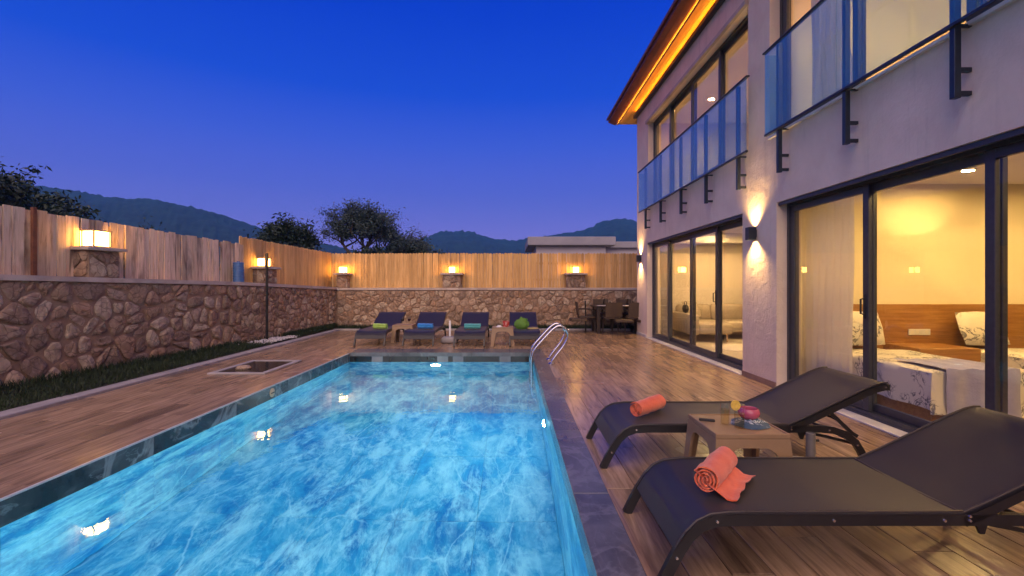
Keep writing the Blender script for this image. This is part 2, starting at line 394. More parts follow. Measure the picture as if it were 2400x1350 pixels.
MT['wicker'] = pm('brown_wicker', (.085,.055,.03), (.05,.032,.02), 90, .6, .5, 160, jit=.1, bdist=.004)
MT['pole'] = pm('black_pole', (.015,.015,.015), (.01,.01,.01), 10, .4)
MT['blue_drum'] = pm('blue_plastic', (.05,.14,.33), (.04,.11,.27), 8, .45)
MT['lantern_metal'] = pm('lantern_metal', (.30,.24,.18), (.24,.19,.14), 12, .5)
MT['lamp_glow'] = emit('lantern_glow', (1.0,.47,.08), 22.0)
MT['down_glow'] = emit('downlight_glow', (1.0,.61,.20), 1750.0)
MT['down_glow_soft'] = emit('downlight_glow_soft', (1.0,.62,.25), 1700.0)
MT['down_glow_up'] = emit('downlight_glow_upper', (1.0,.54,.17), 1600.0)
MT['cove_glow'] = emit('cove_strip_glow', (1.0,.38,.03), 11.0)
MT['pool_glow'] = emit('pool_light_glow', (.57,.93,1.0), 290.0)
MT['sconce_glow'] = emit('sconce_glow', (1.0,.72,.35), 20.0)
MT['bark'] = pm('bark', (.06,.045,.035), (.03,.025,.02), 12, .9, .6, 40)
MT['leaf_dark'] = pm('leaf_dark', (.011,.024,.015), (.020,.042,.022), .9, .6, jit=0)
MT['leaf_grey'] = pm('leaf_grey', (.028,.050,.045), (.055,.085,.080), .9, .6)
MT['hill'] = pm('hill_forest', (.003,.013,.018), (.013,.044,.044), .06, .95, .0, detail=10)
MT['nb_wall'] = pm('neighbour_wall', (.68,.60,.56), (.62,.55,.51), 1, .9)
MT['nb_roof'] = pm('neighbour_roof', (.32,.30,.31), (.26,.25,.26), 1, .8)
MT['sofa'] = pm('sofa_fabric', (.46,.38,.29), (.40,.33,.25), 60, .9, .3, 200, bdist=.003)
MT['pale_wood'] = mk_wood('pale_wood', (.5,.33,.17), (.58,.4,.22), (.4,.25,.12), .5, 'z')
MT['throw'] = pm('sky_tinted_throw', (.34,.33,.55), (.29,.28,.48), 8, .85, .3, 60, sheen=.3)  # lilac cast of the blue daylight put into the base colour
MT['pink_glass'] = pm('pink_ceramic', (.52,.10,.16), (.40,.07,.13), 10, .2, coat=.4)
MT['amber'] = None

def mk_sheer(name, col, alpha):
    m, nt, out = new_mat(name)
    t = N(nt, 'ShaderNodeBsdfTransparent'); d = N(nt, 'ShaderNodeBsdfDiffuse'); d.inputs[0].default_value = tuple(col)+(1,)
    tl = N(nt, 'ShaderNodeBsdfTranslucent'); tl.inputs[0].default_value = tuple(col)+(1,)
    a = N(nt, 'ShaderNodeMixShader'); a.inputs[0].default_value = .45; nt.links.new(d.outputs[0], a.inputs[1]); nt.links.new(tl.outputs[0], a.inputs[2])
    b = N(nt, 'ShaderNodeMixShader'); b.inputs[0].default_value = alpha; nt.links.new(t.outputs[0], b.inputs[1]); nt.links.new(a.outputs[0], b.inputs[2])
    nt.links.new(b.outputs[0], out.inputs[0]); return m
MT['sheer'] = mk_sheer('sheer_curtain', (.78,.72,.66), .90)
MT['sheer_blue'] = mk_sheer('blue_grey_curtain', (.45,.48,.62), .85)
MT['screen'] = mk_sheer('insect_screen', (.40,.36,.32), .82)
MT['bag'] = mk_sheer('green_bag_film', (.24,.46,.10), .80)
def mk_glass(name, col, ior):
    m, nt, out = new_mat(name); g = N(nt, 'ShaderNodeBsdfGlass'); g.inputs['Color'].default_value = tuple(col)+(1,); g.inputs['IOR'].default_value = ior; g.inputs['Roughness'].default_value = 0.0
    nt.links.new(g.outputs[0], out.inputs[0]); return m
MT['amber'] = pane_mat('iced_tea', (.985,.90,.70), 1.33)
MT['cola'] = pane_mat('dark_drink', (.25,.06,.03), 1.33)
MT['tumbler'] = pane_mat('tumbler_glass', (.97,.975,.97), 1.5)
def mk_water():
    m, nt, out = new_mat('pool_water')
    tc = N(nt, 'ShaderNodeTexCoord')
    n1 = noise(nt, tc.outputs['Object'], 2.2, 3, .5, .6); n2 = noise(nt, tc.outputs['Object'], 9.0, 2, .5, .3)
    b = bump(nt, n1, .05, .05); b = bump(nt, n2, .018, .02, b)
    g = N(nt, 'ShaderNodeBsdfGlass'); g.inputs['IOR'].default_value = 1.33; g.inputs['Roughness'].default_value = 0.0
    g.inputs['Color'].default_value = (.82, 1.0, 1.0, 1)
    nt.links.new(b, g.inputs['Normal']); nt.links.new(g.outputs[0], out.inputs[0]); return m
MT['water'] = mk_water()
def mk_pattern(name, ground, marks, scale, thr):
    m, nt, out = new_mat(name); v, rnd = coords(nt, True)
    n = noise(nt, v, scale, 3, .6, 1.4); n2 = noise(nt, v, scale*.45, 2, .5)
    k = mixc(nt, ramp(nt, n2, [(.48, (0,0,0)), (.56, (1,1,1))]), (0,0,0), ramp(nt, n, [(thr-.03, (0,0,0)), (thr, (1,1,1)), (thr+.05, (1,1,1)), (thr+.08, (0,0,0))]))
    col = mixc(nt, k, ground, marks)
    principled(nt, out, col, .9, bump(nt, noise(nt, v, 12, 3), .3, .02)); return m
MT['bedding'] = mk_pattern('printed_bedding', (.76,.70,.60), (.20,.19,.20), 8.0, .475)
MT['bikini'] = mk_pattern('printed_cloth', (.05,.09,.14), (.55,.62,.68), 26.0, .46)
MT['red_print'] = mk_pattern('red_white_print', (.45,.05,.04), (.75,.70,.66), 40.0, .46)

# ------------------------------------------------------------------ ground, hills
PX0, PX1, PY0, PY1 = -3.10, .39, .40, 8.95          # pool inside faces
ZW = -.165                                          # water level
g = MB()
xs = [-1300, PX0-.2, PX1+.2, 1900]; ys = [-400, PY0-.2, PY1+.2, 1250]
for i in range(3):
    for j in range(3):
        if i == 1 and j == 1: continue
        g.add([(xs[i],ys[j],-.08),(xs[i+1],ys[j],-.08),(xs[i+1],ys[j+1],-.08),(xs[i],ys[j+1],-.08)], [(0,1,2,3)])
structure(g.build('ground', MT['ground']))

def hill(name, prof, yr, yf, depth, seed, bumpy):
    """prof: ridge as (px, py) seen from the terrace, turned into metres at distance yr"""
    pts = [((px-1200)/1100*yr, 1.3+(668-py)/1100*yr) for px, py in prof]
    xs_ = np.array([p[0] for p in pts]); zs_ = np.array([p[1] for p in pts])
    nx, ny = 420, 26
    X = np.linspace(xs_[0], xs_[-1], nx); Zr = np.interp(X, xs_, zs_)
    k = np.ones(9)/9; Zr = np.convolve(np.pad(Zr, 4, mode='edge'), k, 'valid')
    v = []
    for j in range(ny):
        t = j/(ny-1)
        for i in range(nx):
            if t < .75:
                q = t/.75; y = yf+(yr-yf)*q; h = q**.85
            else:
                q = (t-.75)/.25; y = yr+depth*q; h = 1-q*q
            x = X[i]*y/yr if t < .75 else X[i]
            rough = mnoise.fractal(Vector((x*.02, y*.02, seed)), 1.0, 2.0, 4)*yr*.012*(1 if h < .97 else .15)
            tree = (mnoise.noise(Vector((x*.22, y*.22, seed+3)))+mnoise.noise(Vector((x*.5, y*.5, seed+9))))*bumpy
            v.append((x, y, max(-1, Zr[i]*h + rough*h*.6 + tree)))
    f = [(j*nx+i, j*nx+i+1, (j+1)*nx+i+1, (j+1)*nx+i) for j in range(ny-1) for i in range(nx-1)]
    o = MB().add(v, f).build(name, MT['hill'], None, smooth=180)
    return structure(o)
hill('hills_left', [(-1500,330),(-700,370),(-300,400),(0,424),(100,436),(190,450),(270,465),(340,467),(400,474),(460,487),(500,497),(540,513),(570,522),(650,546),(760,575),(900,600),(1050,640)], 620, 260, 120, 3.0, 2.6)
hill('hills_right', [(700,640),(820,600),(900,580),(985,562),(1020,548),(1050,540),(1100,545),(1150,556),(1195,569),(1240,560),(1300,549),(1370,538),(1400,526),(1450,509),(1480,512),(1530,530),(1600,540),(1800,520),(2200,470),(3000,500)], 900, 420, 160, 8.0, 3.4)
# ------------------------------------------------------------------ deck, kerbs, pool
def deck(name, x0, x1, y0, y1, cols, hole=None):
    base = structure(MB().box(x0, x1, y0, y1, -.06, -.011).build(name, MT['grout']))
    w = (x1-x0)/cols; L = 1.2; cache = {}
    for c in range(cols):
        y = y0 - L*((c*0.37) % 1.0)
        while y < y1-.02:
            a, b = max(y, y0), min(y+L, y1); y += L
            if b-a < .03: continue
            ln = round(b-a, 3)
            if ln not in cache:
                me = MB().box(-w/2+.0022, w/2-.0022, -ln/2+.0022, ln/2-.0022, 0, .011, .0018).mesh('plank'); me.materials.append(MT['deck']); cache[ln] = me
            put('plank', cache[ln], base, Vector((x0+w*(c+.5), (a+b)/2, -.011+random.uniform(-.0006,.0006))) - base.location)
    return base
deck('deck_right', .60, 3.32, .6, 13.45, 14)
deck('deck_left', -4.92, PX0-.012, .6, 9.45, 9)
deck('deck_back', -4.92, .60, 9.45, 13.45, 28)
structure(MB().box(-4.92, 3.32, -6.0, .40-.02, -.06, -.001).build('deck_near', MT['grout']))

basin = structure(MB().box(PX0-.15, PX1+.15, PY0-.15, PY1+.15, -1.75, -1.46)
    .box(PX0-.15, PX0-.011, PY0-.15, PY1+.15, -1.46, -.062).box(PX1+.011, PX1+.15, PY0-.15, PY1+.15, -1.46, -.062)
    .box(PX0-.011, PX1+.011, PY0-.15, PY0-.011, -1.46, -.062).box(PX0-.011, PX1+.011, PY1+.011, PY1+.15, -1.46, -.062).build('pool_basin', MT['pool_grout']))
def tile_on(parent, x0, x1, y0, y1, z0, z1, mat, name='tile', c=.002):
    return MB().box(x0, x1, y0, y1, z0, z1, c).build(name, mat, parent)
J = .0014
nx, ny = 5, 7; tw, tl = (PX1-PX0)/nx, (PY1-PY0)/ny
for i in range(nx):
    for j in range(ny):
        tile_on(basin, PX0+i*tw+J, PX0+(i+1)*tw-J, PY0+j*tl+J, PY0+(j+1)*tl-J, -1.46, -1.448, MT['pool_tile'])
for j in range(ny):                                        # long walls: two rows under water, one band at the waterline
    for (za, zb, mt) in ((-1.445, -.82, 'pool_tile'), (-.815, -.19, 'pool_tile'), (-.186, -.012, 'marble')):
        y0, y1 = PY0+j*tl+J, PY0+(j+1)*tl-J
        tile_on(basin, PX0-.0105, PX0+.0005, y0, y1, za, zb, MT[mt])
        tile_on(basin, PX1-.0005, PX1+.0105, y0, y1, za, zb, MT[mt])
for i in range(nx):
    for (za, zb) in ((-1.445, -.82), (-.815, -.19)):
        tile_on(basin, PX0+i*tw+J, PX0+(i+1)*tw-J, PY1-.0005, PY1+.0105, za, zb, MT['pool_tile'])
        tile_on(basin, PX0+i*tw+J, PX0+(i+1)*tw-J, PY0-.0105, PY0+.0005, za, zb, MT['pool_tile'])
x = PX0+.004
for k, (w, m) in enumerate([(.42,'b'),(.21,'g'),(.46,'b'),(.58,'b'),(.21,'g'),(.09,'b'),(.2,'g'),(.03,'b'),(.66,'b'),(.21,'g'),(.5,'b')]):
    x1 = min(x+w, PX1-.004)
    if x1-x > .01: tile_on(basin, x, x1-J, PY1-.0005, PY1+.0105, -.186, -.012, MT['grey_tile' if m == 'g' else 'black_tile'])
    x = x1
# copings
y = PY0
while y < PY1+.4:
    y1 = min(y+1.25, PY1+.5)
    MB().box(PX1-.012, .598, y+.0015, y1-.0015, -.06, .014, .003).build('coping_slab', MT['coping'], basin); y = y1
xx = PX0-.012
while xx < PX1-.05:
    x1 = min(xx+1.17, PX1-.0135)
    MB().box(xx+.0015, x1-.0015, PY1-.012, PY1+.498, -.06, .014, .003).build('coping_slab', MT['coping'], basin); xx = x1
MB().box(PX0-.012, PX0+.004, PY0, PY1-.0135, -.011, .003, .001).build('edge_trim', MT['trim'], basin)
water = MB().grid(2, 2, lambda u, v: (PX0-.006+(PX1-PX0+.012)*u, PY0-.006+(PY1-PY0+.012)*v, ZW)).build('water', MT['water'], None)
structure(water)
# pool lights and wall disc
def pool_light(loc, rot, label):
    t = thing('pool_light', label, 'pool light', loc, 0, 'underwater lights in the pool walls'); t.rotation_euler = rot
    MB().lathe([(.115,0),(.115,.012),(.10,.018),(.092,.014)], 24).build('rim', MT['steel'], t, local=True, smooth=40)
    MB().lathe([(.09,.012),(.07,.026),(.035,.032),(0,.033)], 24).build('lens', MT['pool_glow'], t, local=True, smooth=60)
pool_light((-1.45, PY1-.001, -.50), (R(90),0,0), 'round white light glowing under water in the far pool wall')
pool_light((PX1-.001, 5.45, -.62), (0,R(-90),0), 'round white light glowing under water in the right pool wall')
pool_light((PX1-.001, 1.9, -.62), (0,R(-90),0), 'added unseen underwater light in the right pool wall')  # added out of view to light the near part of the pool
pool_light((-1.45, PY0+.001, -.62), (R(-90),0,0), 'added unseen underwater light in the near pool wall below the camera')  # unseen, added for the same near stretch of water
t = thing('wall_disc', 'small round cream cover on the left pool wall above the water', 'wall disc', (PX0+.0005, 6.06, -.09)); t.rotation_euler = (0,R(90),0)  # small cream disc with a dark bar, set on the pool wall
MB().lathe([(.058,0),(.058,.008),(.05,.012),(0,.013)], 24).build('disc', pm('cream_face', (.66,.52,.33), (.6,.47,.3), 10, .4), t, local=True, smooth=40)
MB().box(-.006,.006,-.05,.05,.012,.017).build('crossbar', MT['rubber'], t, local=True)

# kerbs with planted strips
def kerb(name, p0, p1, w, h, n):
    base = None
    d = (Vector(p1)-Vector(p0)); L = d.length; d.normalize(); nn = Vector((-d.y, d.x, 0))
    ang = math.atan2(d.y, d.x)
    base = structure(MB().box(0, L, .01, w-.01, -.08, h-.02).build(name, MT['grout'], None, local=True))
    base.location = p0; base.rotation_euler = (0, 0, ang)
    for i in range(n):
        MB().box(L*i/n+.002, L*(i+1)/n-.002, 0, w, -.05, h+random.uniform(-.003,.003), .008).build('kerb_stone', MT['kerb'], base, local=True)
kerb('kerb_left', (-4.93, -1, 0), (-4.93, 13.45, 0), .2, .035, 16)
kerb('kerb_back', (-5.13, 13.46, 0), (3.4, 13.46, 0), .14, .04, 10)
soil = MB().add([(-5.1,-2,.0),(-7.35,-2,.0),(-5.2,14.05,.07),(-5.1,14.05,.07)], [(0,1,2,3)]).add([(-5.2,13.58,.02),(4.2,13.58,.02),(4.2,14.05,.05),(-5.2,14.05,.05)], [(0,1,2,3)])
structure(soil.build('planting_soil', MT['soil']))
def wall_x(y): return -6.986+.1247*y
gv = []; gf = []
def blade(x, y, z, h):
    a = random.uniform(0, 6.28); w = random.uniform(.004,.008); lx, ly = random.gauss(0,.35)*h, random.gauss(0,.35)*h
    o = len(gv); ca, sa = math.cos(a)*w, math.sin(a)*w
    gv.extend([(x-ca,y-sa,z),(x+ca,y+sa,z),(x+lx*.4+ca*.6,y+ly*.4+sa*.6,z+h*.6),(x+lx*.4-ca*.6,y+ly*.4-sa*.6,z+h*.6),(x+lx,y+ly,z+h)])
    gf.extend([(o,o+1,o+2,o+3),(o+3,o+2,o+4)])
for k in range(26000):
    y = 3.5+10.3*random.random()**1.15; x0, x1 = wall_x(y)+.02, -5.12; x = random.uniform(x0, x1)
    if abs(y-10.55) < .75 and random.random() < .9: continue
    blade(x, y, .0+.07*max(0,(y-2))/12, random.uniform(.03,.085)*(1.7 if x-x0 < .2 else 1))
for k in range(7000):
    y = random.uniform(13.62, 13.97); x = random.uniform(-5.1, 3.6)
    blade(x, y, .03, random.uniform(.04,.14))
o = MB().add(gv, gf).build('grass', MT['grass'], None, recalc=False); o['kind'] = 'stuff'; tag(o, 'dark green grass in the narrow strips below the stone walls', 'grass')

# ------------------------------------------------------------------ stone walls
def clip(poly, n, d):
    out = []
    for i in range(len(poly)):
        a, b = poly[i], poly[(i+1) % len(poly)]
        da, db = a[0]*n[0]+a[1]*n[1]-d, b[0]*n[0]+b[1]*n[1]-d
        if da <= 0: out.append(a)
        if da*db < 0:
            t = da/(da-db); out.append((a[0]+(b[0]-a[0])*t, a[1]+(b[1]-a[1])*t))
    return out
def cells(w, h, size, seed, inset, aspect=1.25):
    r = random.Random(seed); pts = []
    nx_, ny_ = max(1, round(w/(size*aspect))), max(1, round(h/size))
    for j in range(ny_):
        for i in range(nx_):
            pts.append(((i+.5+(.5 if j % 2 else 0)*.9+r.uniform(-.42,.42))/nx_*w, (j+.5+r.uniform(-.36,.36))/ny_*h))
    extra = int(len(pts)*.55)
    for k in range(extra): pts.append((r.uniform(0,w), r.uniform(0,h)))
    out = []
    for i, p in enumerate(pts):
        if p[0] > w: continue
        poly = [(0.004,.004),(w-.004,.004),(w-.004,h-.004),(.004,h-.004)]; ins = inset*r.uniform(.55,1.5)
        for q in pts:
            if q is p: continue
            dx, dy = q[0]-p[0], q[1]-p[1]; L = math.hypot(dx, dy)
            if L > size*4.5 or L < 1e-6: continue
            n = (dx/L, dy/L); d = n[0]*(p[0]+q[0])/2+n[1]*(p[1]+q[1])/2-ins/2
            poly = clip(poly, n, d)
            if len(poly) < 3: break
        if len(poly) < 3: continue
        a = abs(sum(poly[k][0]*poly[(k+1)%len(poly)][1]-poly[(k+1)%len(poly)][0]*poly[k][1] for k in range(len(poly))))/2
        if a < size*size*.06: continue
        out.append(poly)
    return out
def stone_mesh(poly, depth, r):
    """rounded stone of 3 rings standing out towards -y from y=0 in the xz plane"""
    cx = sum(p[0] for p in poly)/len(poly); cz = sum(p[1] for p in poly)/len(poly)
    q = []
    for i in range(len(poly)):
        a, b = poly[i], poly[(i+1) % len(poly)]
        L = math.hypot(b[0]-a[0], b[1]-a[1])
        if L < .012: q.append(((a[0]+b[0])/2, (a[1]+b[1])/2)); continue
        k = .22 if L > .06 else .33
        q.append((a[0]+(b[0]-a[0])*k, a[1]+(b[1]-a[1])*k))
        if L > .16: q.append(((a[0]+b[0])/2+r.uniform(-.008,.008), (a[1]+b[1])/2+r.uniform(-.008,.008)))
        q.append((a[0]+(b[0]-a[0])*(1-k), a[1]+(b[1]-a[1])*(1-k)))
    q = [(x+r.uniform(-.006,.006), z+r.uniform(-.006,.006)) for x, z in q]
    n = len(q); v = []; f = []
    tx, tz = r.uniform(-.12,.12), r.uniform(-.12,.12)
    for (s, d, jt) in ((1.0, .02, 0), (.97, -depth*.62, .004), (.80, -depth, .010), (.42, -depth*1.08, .012)):
        for (x, z) in q:
            px, pz = (x-cx)*s, (z-cz)*s
            v.append((px, d + (px*tx+pz*tz if d < 0 else 0) + r.uniform(-jt, jt), pz))
    v.append((0, -depth*1.08+r.uniform(-.01,.01), 0))
    for j in range(3):
        for k in range(n): f.append((j*n+k, j*n+(k+1) % n, (j+1)*n+(k+1) % n, (j+1)*n+k))
    for k in range(n): f.append((3*n+k, 3*n+(k+1) % n, 4*n))
    m = MB(); m.add(v, f); return m, cx, cz
def stones_on(parent, w, h, size, seed, inset, depth, x0=0, z0=0, y=0, rotz=0, aspect=1.25, top=None):
    r = random.Random(seed+5)
    for poly in cells(w, h, size, seed, inset, aspect):
        if top:
            um = sum(p[0] for p in poly)/len(poly); k = (top(um)-z0)/h
            poly = [(a, b*k) for a, b in poly]
        m, cx, cz = stone_mesh(poly, depth*r.uniform(.6,1.3), r)
        me = m.mesh('stone', 50); me.materials.append(MT['stone'])
        c, s_ = math.cos(rotz), math.sin(rotz)
        put('stone', me, parent, (x0+cx*c, y+cx*s_, z0+cz), rotz)

LA = math.atan2(.9923, .1237)
Y_START = 3.0
left_wall = thing('stone_wall', 'long low wall of large brown field stones along the left side', 'stone wall', (wall_x(Y_START), Y_START, 0), LA)
LW = (14.0-Y_START)/.9923
def ltop(u):
    y = Y_START+u*.9923
    return float(np.interp(y, [2, 5.75, 9.9, 14], [1.48, 1.43, 1.365, 1.235]))
nseg = 8
v = []; f = []
for i in range(nseg+1):
    u = LW*i/nseg; h = ltop(u)-.07
    v += [(u, 0, -.1), (u, .4, -.1), (u, .4, h), (u, 0, h)]
for i in range(nseg):
    for k in range(4): f.append((4*i+k, 4*i+(k+1)%4, 4*i+4+(k+1)%4, 4*i+4+k))
f += [(0,1,2,3), tuple(4*nseg+k for k in (3,2,1,0))]
MB().add(v, f).build('mortar_body', MT['mortar'], left_wall, local=True)
for i in range(nseg):
    u0, u1 = LW*i/nseg, LW*(i+1)/nseg; a, b = ltop(u0), ltop(u1)
    MB().prism([(u0+.002,a-.07),(u1-.002,b-.07),(u1-.002,b),(u0+.002,a)], 'xz', -.045, .45).build('coping_slab', MT['coping_cement'], left_wall, local=True)
stones_on(left_wall, 7.0, 1.34, .285, 24, .034, .030, 0, .0, 0, top=lambda u: ltop(u)-.075, aspect=1.3)
stones_on(left_wall, LW-7.0-.45, 1.28, .20, 33, .018, .024, 7.0, .03, 0, top=lambda u: ltop(7.0+u)-.075, aspect=1.05)
stones_on(left_wall, .40, 1.12, .16, 35, .012, .03, LW-.44, .05, 0)

back_wall = thing('stone_wall', 'low wall of fitted brown field stones behind the row of loungers', 'stone wall', (-5.24, 14.0, 0), 0)
BW = 11.0; BTOP = 1.215
MB().box(0, BW, 0, .4, -.1, BTOP-.07).build('mortar_body', MT['mortar'], back_wall, local=True)
for i in range(6):
    MB().box(BW*i/6+.002, BW*(i+1)/6-.002, -.045, .45, BTOP-.07, BTOP, .006).build('coping_slab', MT['coping_cement'], back_wall, local=True)
stones_on(back_wall, 9.2, 1.09, .205, 57, .016, .024, .03, .045, 0, aspect=1.1)

# pillars and lanterns
def pillar(label, loc, rotz, w, d, h, near):
    t = thing('stone_pillar', label, 'pillar', loc, rotz, 'stone pillars on the garden wall')
    MB().box(-w/2+.02, w/2-.02, .02, d-.02, 0, h).build('core', MT['mortar'], t, local=True)
    sz = .2 if near else .17
    stones_on(t, w-.05, h-.01, sz, int(loc[1]*37+loc[0]*11), .014, .02, -w/2+.025, .005, .018)
    stones_on(t, d-.06, h-.01, sz, int(loc[1]*17+5), .014, .02, -w/2+.018, .005, d-.03, R(-90))
    stones_on(t, d-.06, h-.01, sz, int(loc[1]*19+7), .014, .02, w/2-.018, .005, .03, R(90))
    MB().box(-w/2-.055, w/2+.055, -.06, d+.04, h, h+.05, .006).build('cap', MT['coping_cement'], t, local=True)
def lantern(label, loc, rotz, s=.21, h=.23):
    t = thing('lantern', label, 'lantern', loc, rotz, 'square lanterns on the wall pillars')
    a = s/2
    MB().box(-a-.008, a+.008, -a-.008, a+.008, 0, .022, .004).build('base', MT['lantern_metal'], t, local=True)
    MB().box(-a-.016, a+.016, -a-.016, a+.016, h-.02, h, .004).build('lid', MT['lantern_metal'], t, local=True)
    for sx in (-1, 1):
        for sy in (-1, 1):
            MB().box(sx*a-.010, sx*a+.010, sy*a-.010, sy*a+.010, .022, h-.02, .002).build('corner_post', MT['lantern_metal'], t, local=True)
    MB().box(-a+.014, a-.014, -a+.014, a-.014, .024, h-.022, .003).build('diffuser', MT['lamp_glow'], t, local=True)
def on_left(y, off):
    u = (y-Y_START)/.9923
    return (wall_x(y)-.9923*off, y+.1237*off, ltop(u)+.001)
for y, w, lb, ll, near in ((7.05, .50, 'wide stone pillar on the left wall nearest the camera', 'large lantern on the nearest stone pillar of the left wall', True),
                     (10.95, .50, 'stone pillar beside the black pole where the two fences meet', 'glowing lantern on the pillar beside the black pole', True)):
    p = on_left(y, 0.0); pillar(lb, p, LA, w, .36, .40 if y < 8 else .34, near)
    q = on_left(y, .18); lantern(ll, (q[0], q[1], p[2]+(.452 if y < 8 else .392)), LA, .26 if y < 8 else .21, .26 if y < 8 else .21)
for px, lb, ll in ((-5.10, 'narrow stone pillar in the corner where the two walls meet', 'glowing lantern in the corner of the two walls'),
               (-1.80, 'stone pillar on the back wall above the loungers', 'glowing lantern on the back wall above the loungers'),
               (1.92, 'stone pillar on the back wall nearest the house', 'glowing lantern on the back wall nearest the house')):
    w = .30 if px < -5 else .54
    pillar(lb, (px, 14.0, BTOP+.001), 0, w, .36, .39, False)
    lantern(ll, (px, 14.17, BTOP+.001+.442), 0, .20, .20)

# fences
def wavy_plank(w, h, t, seed, rough):
    r = random.Random(seed); n = 9; v = []; f = []
    a0, a1 = r.uniform(0, 6), r.uniform(0, 6)
    for i in range(n):
        z = h*i/(n-1)
        l = -w/2+math.sin(a0+z*r.uniform(2,4))*w*.06*rough+r.uniform(-1,1)*w*.03*rough
        rr = w/2+math.sin(a1+z*3)*w*.06*rough+r.uniform(-1,1)*w*.03*rough
        k = math.sin(z*2+a0)*.006*rough
        v += [(l, -t/2+k, z), (rr, -t/2+k, z), (rr, t/2+k, z), (l, t/2+k, z)]
    for i in range(n-1):
        for k in range(4): f.append((4*i+k, 4*i+(k+1)%4, 4*i+4+(k+1)%4, 4*i+4+k))
    f += [(0,1,2,3), tuple(4*(n-1)+k for k in (3,2,1,0))]
    return MB().add(v, f)
def picket_mesh(w, h, t, seed):
    r = random.Random(seed); p = [(-w/2,0),(w/2,0),(w/2,h-w*.42)]
    for k in range(1, 6):
        a = math.pi*k/6; p.append((w/2*math.cos(a), h-w*.42+w*.42*math.sin(a)))
    p.append((-w/2, h-w*.42)); return MB().prism(p, 'xz', -t/2, t/2)
fence = thing('plank_fence', 'fence of rough uneven grey brown planks on the left wall', 'fence', (wall_x(Y_START), Y_START, 0), LA)
planks = []
for k in range(8):
    me = wavy_plank(.118, 1.0, .02, 100+k, 1.0).mesh('plank', 40); me.materials.append(MT['old_plank']); planks.append(me)
u = .2; uend = (10.25-Y_START)/.9923; k = 0
while u < uend:
    w = random.uniform(.085, .15); y = Y_START+u*.9923
    ft = float(np.interp(y, [2, 5.75, 10.2], [2.42, 2.325, 2.205]))+random.uniform(-.022,.012)
    b = ltop(u)+.003
    put('plank', random.choice(planks), fence, (u+w/2, .26+random.uniform(-.014,.014), b), rot=(0, random.uniform(-.016,.016), random.uniform(-.05,.05)), scale=((w-.007)/.118, 1, ft-b))
    u += w; k += 1
for z in (.28, .78):
    p0, p1 = on_left(3.4, 0), on_left(10.2, 0)
    m = MB(); v = []
    for uu in (0.3, uend-.05): v += [(uu,.285,ltop(uu)+z-.04),(uu,.32,ltop(uu)+z-.04),(uu,.32,ltop(uu)+z+.04),(uu,.285,ltop(uu)+z+.04)]
    m.add(v, [(0,1,2,3),(7,6,5,4)]+[(i,(i+1)%4,4+(i+1)%4,4+i) for i in range(4)]); m.build('rail', MT['rail'], fence, local=True)
uu = (6.27-Y_START)/.9923
MB().box(uu-.025, uu+.025, .19, .235, ltop(uu)+.002, 2.34, .003).build('post', MT['rust'], fence, local=True)
pk = []
for k in range(5):
    me = picket_mesh(.086, 1.0, .018, k).mesh('picket', 35); me.materials.append(MT['picket']); pk.append(me)
fl = thing('picket_fence', 'short run of round topped pickets on the left wall beyond the rough planks', 'fence', (wall_x(Y_START), Y_START, 0), LA)
u = uend+.02
while u < LW+.2:
    y = Y_START+u*.9923; ft = float(np.interp(y, [10.2, 14.1], [2.375, 2.275]))+random.uniform(-.012,.012); b = ltop(min(u,LW))+.003
    put('picket', random.choice(pk), fl, (u+.044, .29+random.uniform(-.003,.003), b), rot=(0, random.uniform(-.006,.006), 0), scale=(1,1,ft-b)); u += .091
for z in (.25, .75): MB().prism([(uend+.02, ltop(uend)+z-.03),(LW, ltop(LW)+z-.03),(LW, ltop(LW)+z+.03),(uend+.02, ltop(uend)+z+.03)], 'xz', .302, .335).build('rail', MT['rail'], fl, local=True)
fb = thing('picket_fence', 'long back fence of round topped amber pickets above the stone wall', 'fence', (-5.24, 14.0, 0))
u = -.28
while u < 9.3:
    ft = 2.275+random.uniform(-.014,.012)
    put('picket', random.choice(pk), fb, (u+.044, .37+random.uniform(-.003,.003), BTOP+.002), rot=(0, random.uniform(-.006,.006), 0), scale=(1,1,ft-BTOP)); u += .091
for z in (.25, .75): MB().box(-.2, 9.3, .382, .415, BTOP+z-.03, BTOP+z+.03).build('rail', MT['rail'], fb, local=True)

